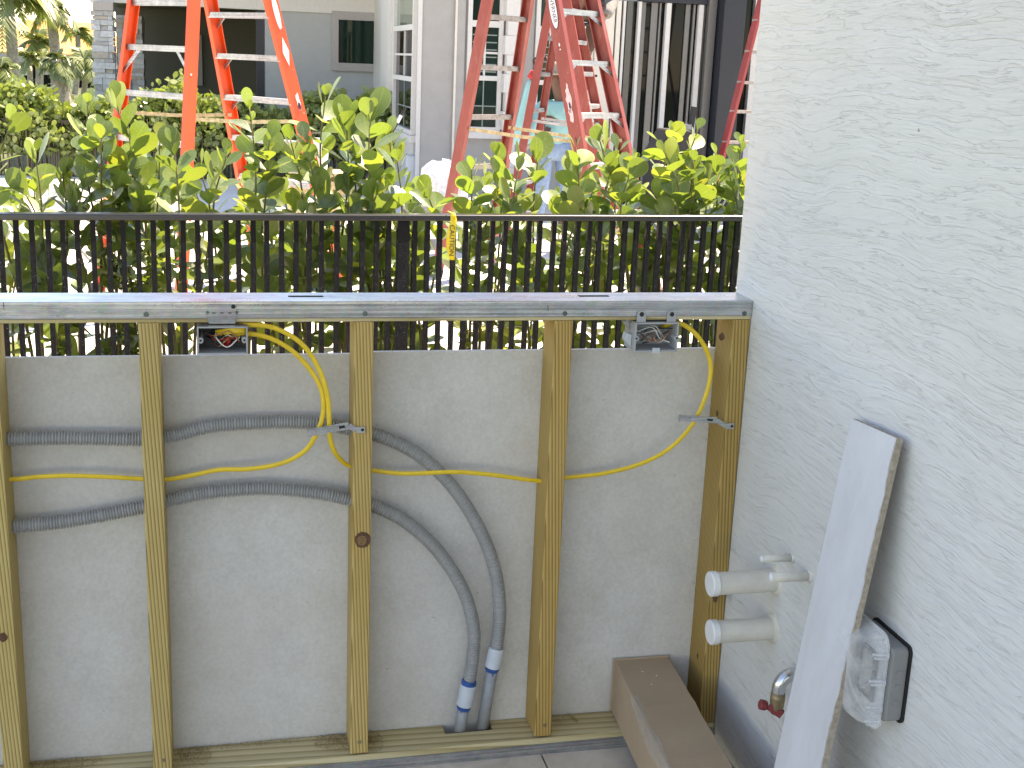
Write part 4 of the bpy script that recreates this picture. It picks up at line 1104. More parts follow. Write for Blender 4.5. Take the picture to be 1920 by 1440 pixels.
# sticker and scuffs on the tall red ladder's near rail
t, at_, B1, B2, T, dB, eB = lb
def on_rail(v_px, sg, n_out, name, m, half_w, half_l, poly=16, text=None, parent=lb[0], skew=0):
    t, at_, B1, B2, T, dB, eB = LAD
    z = zrow(B1, T, sg, v_px); p = at_(B1, sg, z); ax = (T[sg] - B1[sg]).normalized()
    n = dB * sg; n = (n - ax * n.dot(ax)).normalized(); s = ax.cross(n).normalized()
    p = p + n * n_out + s * skew
    rg = random.Random(int(v_px))
    ring = []
    for i in range(poly):
        a = 2 * pi * i / poly; jag = 1 if text is not None else rg.uniform(.6, 1.15)
        ring.append(p + ax * cos(a) * half_l * jag + s * sin(a) * half_w * jag)
    vs = ring + [q + n * .0012 for q in ring]
    MB().add(vs, [tuple(range(poly, 2 * poly)), tuple(range(poly))[::-1]] + [(i, (i + 1) % poly, poly + (i + 1) % poly, poly + i) for i in range(poly)]).build(name, m, parent)
    if text:
        me = text_mesh(text, half_w * 1.55, .0003); me.materials.append(INK)
        o = link('lettering', me, None, parent)
        X = -ax; Y = n.cross(X).normalized()
        o.matrix_basis = Matrix(((X.x, Y.x, n.x, (p + n * .0018).x), (X.y, Y.y, n.y, (p + n * .0018).y), (X.z, Y.z, n.z, (p + n * .0018).z), (0, 0, 0, 1)))
LAD = la
on_rail(22, 1, .0012, 'sticker', STICKER, .019, .105, text='', parent=la[0], skew=.008)
on_rail(97, 1, .0012, 'sticker', STICKER, .024, .085, 4, text='', parent=la[0], skew=.004)
on_rail(190, 1, .0012, 'scuff', STICKER, .014, .055, parent=la[0], skew=.004); on_rail(199, 1, .0026, 'torn_label', INK, .011, .03, parent=la[0], skew=.004)
LAD = lb
for sgn in (-1,):
    on_rail(18, sgn, .0012, 'sticker_edge', INK, .030, .125, text='')
    on_rail(18, sgn, .0030, 'sticker', STICKER, .027, .118, text='WERNER')
    on_rail(185, sgn, .0012, 'scuff', SCUFF, .024, .09); on_rail(215, sgn, .0012, 'scuff', SCUFF, .022, .05); on_rail(197, sgn, .0030, 'torn_label', INK, .009, .022)
    on_rail(84, sgn, .0012, 'scuff', STICKER, .006, .012); on_rail(93, sgn, .0012, 'scuff', STICKER, .005, .006)
    on_rail(262, sgn, .0012, 'scuff', INK, .004, .018)

# ================================================================== neighbouring house
YF = 11.0
def fx(u, v=100): return atY(u, v, YF).x
def fz(v, u=950): return atY(u, v, YF).z
XB = fx(785)
nh = thing('neighbour_house', 'pale grey neighbouring house with corner bay, sash windows and tall sliding doors', 'house', (3.5, 13, 0))
WINGY = 15.0
XW0, XW1 = atY(478, 100, WINGY).x, XB + .02
MB().box(XB, 9.0, YF, YF + .25, -.1, 3.4).build('front_wall', WHITEWALL, nh)
MB().box(XB, XB + .25, YF + .2505, WINGY + 1, -.1, 3.4).build('bay_side_wall', TRIMWHITE, nh)
MB().box(XB - .5, 9.5, YF - .5, WINGY + 1, 3.42, 3.6).build('eave', TAUPE, nh)
MB().add([(XB - .6, YF - .6, 3.6), (9.6, YF - .6, 3.6), (9.6, 20, 3.6), (XB - .6, 20, 3.6), (3.5, 15, 6), (7, 15, 6)], [(0, 1, 5, 4), (1, 2, 5), (2, 3, 4, 5), (3, 0, 4), (3, 2, 1, 0)]).build('roof', TAUPE, nh)
def part(mb, name, m, parent=None, bevel=0): return mb.build(name, m, parent or nh, bevel=bevel)
# front trims: corner bead, vertical band, sill band
part(MB().box(XB - .012, XB + .03, YF - .012, YF + .02, 0, 3.4), 'corner_bead', TRIMWHITE)
part(MB().box(fx(852), fx(870), YF - .03, YF - .0005, 0, 3.4), 'vertical_trim', WHITEWALL)
part(MB().box(fx(852) - .006, fx(852) + .018, YF - .036, YF - .0302, 0, 3.4), 'trim_edge', CREAM)
def sash_window(x0, x1, z0, z1, zt0, zt1, zm, cols, facing='Y', pos=YF, glass=GLASS_GREEN, top_glass=None, louvre=True):
    """frame outline x0..x1 z0..z1; transom bar zt0..zt1; meeting rail zm"""
    w = thing_w = MB()
    t = .045
    def bxx(a0, a1, b0, b1, d0, d1):
        mb = MB()
        return mb.box(a0, a1, pos + d0, pos + d1, b0, b1) if facing == 'Y' else mb.box(pos + d0, pos + d1, a0, a1, b0, b1)
    fr_ = bxx(x0, x0 + t, z0, z1, -.05, -.0006)
    def addb(a0, a1, b0, b1, d0, d1):
        if facing == 'Y': fr_.box(a0, a1, pos + d0, pos + d1, b0, b1)
        else: fr_.box(pos + d0, pos + d1, a0, a1, b0, b1)
    addb(x1 - t, x1, z0, z1, -.05, -.0006)
    for zz, h in ((z0, .05), (z1 - .05, .05)): addb(x0 + t, x1 - t, zz, zz + h, -.05, -.0006)
    addb(x0 + t, x1 - t, zt0, zt1, -.048, -.0006); addb(x0 + t, x1 - t, zm - .025, zm + .025, -.048, -.0006)
    win = fr_.build('window', TRIMWHITE, nh)
    for k, (b0, b1) in enumerate(((z0 + .05, zm - .025), (zm + .025, zt0), (zt1, z1 - .05))):
        bxx(x0 + t, x1 - t, b0, b1, -.014, -.0008).build('pane', (top_glass or glass) if k == 2 else glass, win)
    for k in range(1, cols):
        xx = x0 + t + (x1 - x0 - 2 * t) * k / cols
        bxx(xx - .011, xx + .011, zm + .026, zt0 - .001, -.032, -.0142).build('muntin', TRIMWHITE, win)
        bxx(xx - .006, xx + .006, z0 + .051, zm - .026, -.024, -.0142).build('muntin', SHUTTER, win)
    zz = (zm + zt0) / 2
    bxx(x0 + t + .001, x1 - t - .001, zz - .011, zz + .011, -.030, -.0145).build('muntin', TRIMWHITE, win)
    zz = z0 + (zm - z0) * .48
    bxx(x0 + t + .001, x1 - t - .001, zz - .006, zz + .006, -.022, -.0145).build('muntin', SHUTTER, win)
    if louvre:
        z = zm + .06
        while z < zt0 - .03:
            bxx(x0 + t + .012, x1 - t - .012, z, z + .012, -.0165, -.0142).build('louvre', SHUTTER, win); z += .075
    bxx(x0 - .06, x1 + .06, z0 - .07, z0 - .002, -.07, -.0006).build('sill', TRIMWHITE, win)
sash_window(fx(874, 120), fx(940, 120), fz(248), fz(-70), fz(53), fz(41), fz(148), 2)
sash_window(fx(1003, 60), fx(1060, 60), fz(252), fz(-70), fz(58), fz(46), fz(152), 2)
# quoined pilaster
zq = 0.0; i = 0
while zq < 3.35:
    o_ = .012 if i % 2 else -.012
    part(MB().box(fx(943, 100) + o_, fx(966, 100), YF - .16, YF - .0006, zq, zq + .192), 'quoin', TRIMWHITE); zq += .1945; i += 1
part(MB().box(fx(967), fx(999), YF - .02, YF - .0006, 0, 3.4), 'wall_panel', WHITEWALL)
part(MB().box(fx(1062), fx(1112), YF - .02, YF - .0006, 0, 3.4), 'wall_panel', CREAM)
part(MB().box(fx(1113), fx(1146), YF - .06, YF - .0006, 0, 3.4), 'pilaster', CREAM)
# sliding doors
zh = fz(6, 1250)
part(MB().box(fx(1147), fx(1330), YF - .012, YF - .0006, 0, zh), 'door_glass', GLASS_DARK)
part(MB().box(fx(1190), fx(1330), YF - .09, YF - .0006, zh + .002, 3.4), 'door_head', NAVY)
for u, w, m, d in ((1152, .05, CREAM, .07), (1163, .03, TRIMWHITE, .05), (1174, .07, BRONZE, .03), (1190, .034, TRIMWHITE, .08), (1199, .05, ALUGREY, .03), (1219, .075, ALUGREY, .035), (1229, .02, ALUGREY, .05), (1243, .055, TRIMWHITE, .085), (1281, .055, ALUGREY, .035), (1292, .025, ALUGREY, .05), (1303, .055, TRIMWHITE, .085), (1311, .02, BRONZE, .06)):
    xx = fx(u, 120)
    part(MB().box(xx - w / 2, xx + w / 2, YF - d, YF - .0125, 0, zh), 'door_stile', m, bevel=.004)
part(MB().box(fx(1315, 100), fx(1329, 100), YF - .14, YF - .0006, 0, 3.4), 'grey_jamb', ALUGREY)
part(MB().box(fx(1331, 100), fx(1371, 100), YF - .32, YF - .0006, 0, 3.4), 'dark_column', NAVY, bevel=.006)
part(MB().box(fx(1373), fx(1379), YF - .06, YF - .0006, 0, 3.4), 'white_post', TRIMWHITE)
part(MB().box(fx(1380), fx(1402), YF - .03, YF - .0006, fz(258), 3.4), 'narrow_window', GLASS_DARK)
part(MB().box(fx(1403), fx(1413), YF - .09, YF - .0006, 0, 3.4), 'white_post', TRIMWHITE)
for k in range(9): part(MB().box(fx(1414), fx(1500), YF - .03, YF - .0006, .38 * k, .38 * k + .374), 'wall_board', WHITEWALL)
# bay side: window and trims on the face that looks to the left
def by(u, v=100): return atX(u, v, XB).y
def bz(v, u=760): return atX(u, v, XB).z
sash_window(by(781, 150), by(744, 150), bz(246), bz(-80), bz(58), bz(48), bz(146), 2, facing='X', pos=XB, glass=GLASS_DARK, top_glass=GLASS_PALE, louvre=False)
part(MB().box(XB - .05, XB - .0006, by(735), by(721), 0, 3.4), 'side_pilaster', TRIMWHITE)
a = atX(776, 305, XB)
part(MB().box(XB - .10, XB - .0006, a.y - .12, a.y + .12, a.z - .22, a.z + .08), 'meter_box', PVC_PALE, bevel=.01)
# porch wing
wz = lambda v, u=600: atY(u, v, WINGY).z
wx = lambda u, v=100: atY(u, v, WINGY).x
part(MB().box(wx(497), XB + .05, WINGY, WINGY + .25, -.1, 3.0), 'wing_wall', WINGWALL)
part(MB().box(wx(172), XB + .05, WINGY - .04, WINGY + .3, wz(18, 480), wz(-30)), 'porch_beam', TRIMWHITE)
part(MB().box(wx(172), XB + .05, WINGY - .5, WINGY + 6, wz(-30) + .002, wz(-42)), 'porch_roof', TAUPE)
part(MB().box(wx(172), wx(500), 19.3, 19.5, -.1, 3.4), 'porch_back_wall', OLIVE)
part(MB().box(wx(497) - .0, wx(497) + .2, WINGY + .251, 19.3, -.1, 3.4), 'porch_side_wall', OLIVE)
part(MB().box(wx(178), wx(500), WINGY + .31, 19.3, wz(14), wz(8)), 'porch_ceiling', OLIVE)
part(MB().box(wx(481), wx(496), WINGY + .02, WINGY + .1, 0, wz(20)), 'dark_doorway', NAVY)
part(MB().box(wx(355), wx(372), 19.25, 19.299, 0.9, 1.7), 'porch_fitting', TAUPE)
# big dark window in the wing wall
wf = MB()
X0, X1, Z0, Z1 = wx(621), wx(735), wz(131), wz(19); ix0, iz0, iz1 = wx(634), wz(116), wz(35)
wf.box(X0, ix0, WINGY - .05, WINGY - .0006, Z0, Z1); wf.box(ix0, X1, WINGY - .05, WINGY - .0006, Z0, iz0); wf.box(ix0, X1, WINGY - .05, WINGY - .0006, iz1, Z1)
win = wf.build('window', TAUPE, nh)
MB().box(ix0, X1, WINGY - .012, WINGY - .0006, iz0, iz1).build('pane', GLASS_GREEN, win)
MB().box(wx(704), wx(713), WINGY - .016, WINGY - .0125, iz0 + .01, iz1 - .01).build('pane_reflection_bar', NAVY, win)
# stone columns
def stone_col(x0, x1, y0, y1, ztop, seed):
    r = random.Random(seed)
    core = MB().box(x0 + .02, x1 - .02, y0 + .02, y1 - .02, -.1, ztop).build('stone_column', STONES[2], nh)
    cache = {}
    z = 0.6
    while z < ztop - .01:
        h = r.choice((.05, .065, .08)); x = x0
        if z + h > ztop: h = ztop - z
        while x < x1 - .005:
            w = r.choice((.09, .13, .18)); w = min(w, x1 - x)
            if x1 - (x + w) < .04: w = x1 - x
            pr = r.uniform(0, .03)
            MB().box(x + .002 - (pr if x == x0 else 0), x + w - .002 + (pr if x + w > x1 - .01 else 0), y0 - pr, y0 + .06, z + .002, z + h - .002).build('stone', STONES[r.choice((0, 0, 1, 1, 2, 3))], core); x += w
        y = y0 + .065
        while y < y1 - .005:
            w = min(r.choice((.12, .18)), y1 - y); pr = r.uniform(0, .03)
            MB().box(x1 - .06, x1 + pr, y + .002, y + w - .002, z + .002, z + h - .002).build('stone', STONES[r.choice((0, 1, 2, 3))], core); y += w
        z += h
    return core
zc = wz(21, 195)
stone_col(wx(180, 110), wx(214, 110), WINGY - .25, WINGY + .15, zc, 4)
part(MB().box(wx(177, 15), wx(215, 15), WINGY - .29, WINGY + .19, zc + .002, wz(5, 195)), 'column_cap', TAUPE)
x2 = atY(222, 110, 18.2).x
stone_col(x2, x2 + .36, 18.1, 18.45, atY(230, 28, 18.1).z, 9)

# ================================================================== far clipped hedge along the deck, with its black fence
rg = random.Random(21)
fl = bpy.data.meshes.new('far_leaf')
def leafcloud(name, m, parent, box_fn, n, size, rg, **tags):
    mb = MB()
    for _ in range(n):
        p, nd = box_fn()
        a = rg.uniform(0, 2 * pi); el = rg.uniform(-.2, 1.3)
        d = Vector((cos(a) * cos(el), sin(a) * cos(el), sin(el))); sd_ = d.orthogonal().normalized(); sd_ = (Matrix.Rotation(rg.uniform(0, 2 * pi), 3, d) @ sd_)
        L_ = size * rg.uniform(.7, 1.25); w = L_ * .34
        mb.add([p, p + d * L_ * .45 + sd_ * w, p + d * L_, p + d * L_ * .45 - sd_ * w, p + d * L_ * .85 + sd_ * w * .75, p + d * L_ * .85 - sd_ * w * .75], [(0, 1, 4, 2, 5, 3)])
    return mb.build(name, m, parent, **tags)
HY = 13.2
hx = lambda u: atY(u, 240, HY).x
hz = lambda v, u=300: atY(u, v, HY).z
def top_line(x):
    return hz(188) + .10 * sin(x * 3.1) + .07 * sin(x * 7.7 + 1) + .05 * sin(x * 17 + 2)
def fb():
    x = rg.uniform(hx(-60), hx(745)); zt = top_line(x) + rg.gauss(0, .05)
    z = .22 + (zt - .22) * rg.random() ** .75
    dep = .42 if z < zt - .2 else .25
    return Vector((x, HY + rg.uniform(-dep, dep * .8), z)), None
leafcloud('far_hedge', FARLEAF, None, fb, 15000, .085, rg, kind='stuff', label='sunlit clipped clusia hedge beyond the white deck', category='hedge', )
hs_ = MB()
for k in range(150):
    x = rg.uniform(hx(-60), hx(745)); y = HY + rg.uniform(-.3, .3); hs_.tube([(x, y, 0), (x + rg.gauss(0, .05), y, .5), (x + rg.gauss(0, .12), y + rg.gauss(0, .05), top_line(x) - rg.uniform(.05, .5))], [.012, .009, .005], 5)
hs_.build('hedge_stems', STEM, None, kind='stuff', label='bare lower stems of the far clipped hedge', category='hedge stems')
ff = thing('far_fence', 'low black picket fence at the foot of the far hedge by the deck', 'fence', (hx(300), 12.72, 0))
MB().bar((hx(-60), 12.95, .62), (hx(720), 12.95, .62), .04, .03).build('top_rail', BLACK, ff)
pk2 = MB().box(-.008, .008, -.008, .008, 0, .605).mesh('far_picket'); pk2.materials.append(BLACK)
x = hx(-60); k = 0
while x < hx(720):
    link('picket', pk2, None, ff, loc=(x, 12.95, 0)); x += .05 if k >= 0 else 0
# ================================================================== house with the orange roof
oh = thing('orange_roofed_house', 'distant beige house with sunlit orange tiled roof behind the palms', 'house', (-14, 47, 0))
OY = 46.0
ox = lambda u, v=110: atY(u, v, OY).x
oz = lambda v, u=90: atY(u, v, OY).z
part(MB().box(ox(-120), ox(215), OY, OY + 9, 0, oz(104)), 'wall', HOUSEBEIGE, oh)
rx0, rx1 = ox(-140), ox(235); ez = oz(104); 
rf = MB()
ridge = [(ox(20), oz(52)), (ox(172), oz(46))]
rf.add([(rx0, OY - .6, ez), (rx1, OY - .6, ez), (rx1, OY + 10, ez), (rx0, OY + 10, ez), (ridge[0][0], OY + 5, oz(40)), (ridge[1][0], OY + 5, oz(38))], [(0, 1, 5, 4), (1, 2, 5), (2, 3, 4, 5), (3, 0, 4), (3, 2, 1, 0)])
roof = rf.build('roof', ROOFTILE, oh)
for k in range(46):
    f = k / 45; x = rx0 + (rx1 - rx0) * f
    tx_ = min(max(x, ridge[0][0]), ridge[1][0]); 
    if x < ridge[0][0]: g = (x - rx0) / (ridge[0][0] - rx0)
    elif x > ridge[1][0]: g = (rx1 - x) / (rx1 - ridge[1][0])
    else: g = 1
    if g < .05: continue
    MB().bar((x, OY - .62, ez + .03), (x, OY - .6 + 5.6 * g, ez + (oz(39) - ez) * g + .03), .16, .10).build('tile_course', ROOFTILE, roof)
part(MB().box(rx0, rx1, OY - .75, OY - .61, ez - .25, ez + .02), 'gutter', TAUPE, oh)
for u0, u1, v0, v1, m in ((40, 66, 121, 166, GLASS_DARK), (80, 97, 140, 200, GLASS_DARK), (140, 184, 146, 200, GLASS_DARK)):
    w_ = MB().box(ox(u0) - .15, ox(u1) + .15, OY - .08, OY - .001, oz(v1) - .1, oz(v0) + .15).build('window', CREAM, oh)
    MB().box(ox(u0), ox(u1), OY - .10, OY - .081, oz(v1), oz(v0)).build('pane', m, w_)
part(MB().box(ox(44), ox(60), OY - .5, OY - .12, oz(142), oz(124)), 'awning', CREAM, oh)
# ================================================================== palms
def frond(r, az, el, Ln, droop):
    mb = MB(); pts = []
    d = Vector((cos(az), sin(az), 0))
    n = 14
    for i in range(n + 1):
        t = i / n
        pts.append(d * (Ln * t * cos(el) * (1 - .25 * t)) + Vector((0, 0, Ln * (t * sin(el) - droop * t * t))))
    mb.tube(pts, [.02 * (1 - t / n) + .004 for t in range(n + 1)], 5)
    for i in range(2, n + 1):
        p = pts[i]; ax = (pts[i] - pts[i - 1]).normalized(); sd_ = ax.cross(Vector((0, 0, 1))).normalized()
        l = Ln * .42 * sin(pi * (i / n) ** .8 * .9 + .2)
        for h in (0, .5):
            pp = p - (pts[i] - pts[i - 1]) * h
            for sg in (-1, 1):
                q = pp + (sd_ * sg * .75 + ax * .55).normalized() * l + Vector((0, 0, -l * r.uniform(.25, .8)))
                w = ax * .035
                mb.add([pp - w, pp + w, q + w * .2], [(0, 1, 2)])
    return mb
def palm(label, u, v, Y, trunk_u, Ln, nf, seed, tr=.13, base_z=0, elr=(-.3, 1.2)):
    r = random.Random(seed); c = atY(u, v, Y); g = atY(trunk_u, 180, Y)
    t = thing('palm_tree', label, 'palm tree', (g.x, Y, 0), 'palms in front of the orange roofed house')
    P = spline([(g.x, Y, 0), (g.x * .5 + c.x * .5 + .05, Y, c.z * .5), (c.x, Y, c.z)], .2)
    MB().tube(P, [tr * (1.15 - .3 * i / len(P)) * (1.06 if i % 2 else 1) for i in range(len(P))], 9).build('trunk', TRUNK, t, smooth=False)
    for k in range(nf):
        mb = frond(r, 2 * pi * k / nf * 2.4 + r.uniform(-.2, .2), r.uniform(*elr), Ln * r.uniform(.8, 1.15), r.uniform(.35, .8))
        mb.v = [(x + c.x, y + c.y, z + c.z) for x, y, z in mb.v]
        mb.build('frond', PALMLEAF, t)
palm('tallest palm at the picture corner with drooping sunlit fronds', 14, -12, 30, 22, 1.45, 20, 1)
palm('tall palm nearest the strip of blue sky with dark upright fronds', 94, 14, 32, 106, .85, 20, 2)
palm('mid height palm whose fronds arch before the orange roof ridge', 70, 76, 36, 72, .85, 14, 3, .1)
palm('short golden palm in front of the roof, nearest the stone column', 146, 66, 38, 140, .85, 9, 4, .08, elr=(.2, 1.2))
palm('bushy low palm below the tall one, wide dense crown', 104, 112, 27, 116, .52, 20, 5, .16)
palm('small bushy palm beside the stone column with thin trunk', 158, 112, 28, 150, .62, 18, 6, .06)
palm('small palm with a pale thin trunk in front of the beige window', 55, 108, 34, 50, .55, 10, 7, .07)
palm('leafy young palm at the left picture edge above the hedge', 2, 130, 24, 4, .55, 12, 8, .07)
# ================================================================== clutter on the deck
p0 = atY(100, 372, 8.6)
tb = MB().prism([(p0.x - .08, 0.0), (p0.x + .09, 0.0), (p0.x + .09, p0.z + .03), (p0.x + .02, p0.z + .08), (p0.x - .08, p0.z + .02)], 8.5, 8.9, 'Y')
tb.build('storage_tub', TUBBLUE, None, label='pale blue grey tub standing on the white deck behind the left hedge', category='tub', bevel=.01)
q = atY(592, 290, 7.2)
bk = thing('bucket', 'white plastic bucket standing on a crate behind the orange ladder foot', 'bucket', (q.x, 7.2, 0))
MB().lathe((q.x, 7.2, q.z - .12), (0, 0, 1), [(0, .085), (.22, .10), (.225, .108), (.24, .108), (.24, .095), (.06, .085)], 20).build('pail', CAPW, bk, smooth=False)
MB().tube(spline([(q.x - .10, 7.2, q.z + .1), (q.x - .05, 7.1, q.z + .16), (q.x + .05, 7.1, q.z + .16), (q.x + .10, 7.2, q.z + .1)], .02), .004, 6).build('handle', ALUGREY, bk)
cr = MB(); zt_ = q.z - .122
cr.box(q.x - .2, q.x + .2, 7.0, 7.4, 0, .03)
for k in range(4):
    z = .06 + k * (zt_ - .08) / 4; cr.box(q.x - .2, q.x + .2, 7.0, 7.02, z, z + .1); cr.box(q.x - .2, q.x + .2, 7.38, 7.4, z, z + .1); cr.box(q.x - .2, q.x - .18, 7.02, 7.38, z, z + .1); cr.box(q.x + .18, q.x + .2, 7.02, 7.38, z, z + .1)
for sx in (-.19, .17):
    for sy in (7.021, 7.36): cr.box(q.x + sx, q.x + sx + .02, sy, sy + .02, .031, zt_ - .021)
cr.box(q.x - .2, q.x + .2, 7.0, 7.4, zt_ - .02, zt_)
cr.build('crate', TANBAR, None, label='slatted tan crate under the white bucket behind the hedge', category='crate')
# leaning paint pole
pa = atY(722, 272, 6.6); pb = atY(761, 200, 6.6)
dpole = (pb - pa).normalized(); k0 = (pa.z) / dpole.z
pl = thing('extension_pole', 'thin dark pole with a white band leaning before the bay window', 'pole', pa - dpole * k0)
MB().cyl(pa - dpole * k0, pb, .011, 8).build('shaft', MATBLACK, pl)
m_ = pa.lerp(pb, .68); MB().cyl(m_ - dpole * .03, m_ + dpole * .03, .0125, 8).build('white_band', CAPW, pl)
# crumpled plastic sheet on the deck
bgc = atY(828, 345, 7.8); bb = MB(); rr = random.Random(8)
nu, nv = 26, 14; vs = []
for i in range(nv + 1):
    for j in range(nu):
        th = pi * i / nv; ph = 2 * pi * j / nu
        r_ = 1 + .16 * sin(3 * ph + 2 * th) + .10 * sin(7 * ph - 3 * th) + rr.uniform(-.06, .06)
        vs.append((bgc.x + .21 * r_ * sin(th) * cos(ph), 7.8 + .2 * r_ * sin(th) * sin(ph), bgc.z - .03 + .19 * r_ * cos(th)))
bb.add(vs, [(i * nu + j, i * nu + (j + 1) % nu, (i + 1) * nu + (j + 1) % nu, (i + 1) * nu + j) for i in range(nv) for j in range(nu)])
pb_ = bb.build('plastic_bag', BAGMAT, None, smooth=False, label='crumpled clear plastic bag heaped on a board beside the red ladder rail', category='plastic bag')
MB().box(bgc.x - .35, bgc.x + .5, 7.5, 8.2, bgc.z - .25, bgc.z - .215).build('board_stack', CREAM, None, label='pale board carrying the crumpled plastic bag behind the hedge', category='board') if False else None
st = thing('work_table', 'grey folding work table carrying the crumpled plastic bag behind the hedge', 'table', (bgc.x + .15, 7.85, 0))
MB().box(bgc.x - .3, bgc.x + .75, 7.55, 8.2, bgc.z - .215, bgc.z - .185).build('top', COVERGREY, st)
for dx in (-.25, .7):
    for y in (7.6, 8.15): MB().box(bgc.x + dx - .015, bgc.x + dx + .015, y - .015, y + .015, 0, bgc.z - .2155).build('leg', ALUGREY, st)
# black tool chest on the deck in front of the sliding doors
tc_ = atY(1262, 262, 9.2)
tl = thing('tool_chest', 'black plastic tool chest with upright handle in front of the sliding doors', 'tool chest', (tc_.x, 9.2, 0))
MB().prism([(tc_.x - .22, 0), (tc_.x + .24, 0), (tc_.x + .24, tc_.z - .05), (tc_.x + .10, tc_.z + .10), (tc_.x - .10, tc_.z + .10), (tc_.x - .22, tc_.z - .12)], 9.0, 9.4, 'Y').build('chest', MATBLACK, tl, bevel=.015)
MB().bar((tc_.x + .16, 9.2, tc_.z), (tc_.x + .19, 9.2, tc_.z + .32), .06, .05).build('upright_handle', MATBLACK, tl, bevel=.01)
MB().box(tc_.x - .21, tc_.x - .08, 8.985, 8.999, tc_.z - .12, tc_.z - .05).build('latch', PVC_GREY, tl); MB().box(tc_.x + .0, tc_.x + .16, 9.15, 9.25, tc_.z + .10, tc_.z + .15).build('tray', PVC_GREY, tl)

# ================================================================== people
def skinned(name, joints, edges, m, parent, sub=2):
    """joints: list of (point, rx, ry)"""
    me = bpy.data.meshes.new(name + '_cage'); me.from_pydata([tuple(j[0]) for j in joints], edges, [])
    ob = bpy.data.objects.new(name + '_cage', me); COL.objects.link(ob)
    md = ob.modifiers.new('skin', 'SKIN'); md.use_smooth_shade = True
    if not me.skin_vertices: me.attributes
    sv = me.skin_vertices[0].data if me.skin_vertices else None
    for i, j in enumerate(joints):
        sv[i].radius = (j[1], j[2]); sv[i].use_root = (i == 0)
    ss = ob.modifiers.new('subsurf', 'SUBSURF'); ss.levels = sub; ss.render_levels = sub
    dg = bpy.context.evaluated_depsgraph_get()
    out = bpy.data.meshes.new_from_object(ob.evaluated_get(dg)); bpy.data.objects.remove(ob)
    out.materials.clear(); out.materials.append(m)
    out.polygons.foreach_set('use_smooth', [True] * len(out.polygons))
    return link(name, out, None, parent)
def skin_ready():
    me = bpy.data.meshes.new('probe'); me.from_pydata([(0, 0, 0), (0, 0, 1)], [(0, 1)], [])
    ob = bpy.data.objects.new('probe', me); COL.objects.link(ob); ob.modifiers.new('s', 'SKIN')
    r = len(me.skin_vertices); bpy.data.objects.remove(ob); return r
YP = 8.7
pp = lambda u, v, dy=0.0: atY(u, v, YP + dy)
def hand(center, d, m, parent, fist=True):
    """gloved hand closed round a rail: palm with four bent fingers and a thumb"""
    d = Vector(d).normalized(); s = d.cross(Vector((0, 1, 0))).normalized(); n = Vector((0, -1, 0))
    J = [(center - d * .05, .026, .03), (center, .036, .022), (center + d * .045, .040, .020)]; Ed = [(0, 1), (1, 2)]
    for k, (o_, ln) in enumerate(((-.030, .9), (-.010, 1.0), (.011, .95), (.031, .78))):
        b = len(J)
        J += [(center + d * .06 + s * o_, .010, .010), (center + d * (.06 + .022 * ln) + s * o_ + n * .025, .0095, .0095), (center + d * (.05 + .005 * ln) + s * o_ + n * .052, .009, .009)]
        Ed += [(2, b), (b, b + 1), (b + 1, b + 2)]
    b = len(J)
    J += [(center - d * .01 + s * .045, .012, .012), (center + d * .02 + s * .062 + n * .022, .011, .011), (center + d * .042 + s * .045 + n * .045, .009, .009)]
    Ed += [(1, b), (b, b + 1), (b + 1, b + 2)]
    return skinned('glove', J, Ed, m, parent, 1)
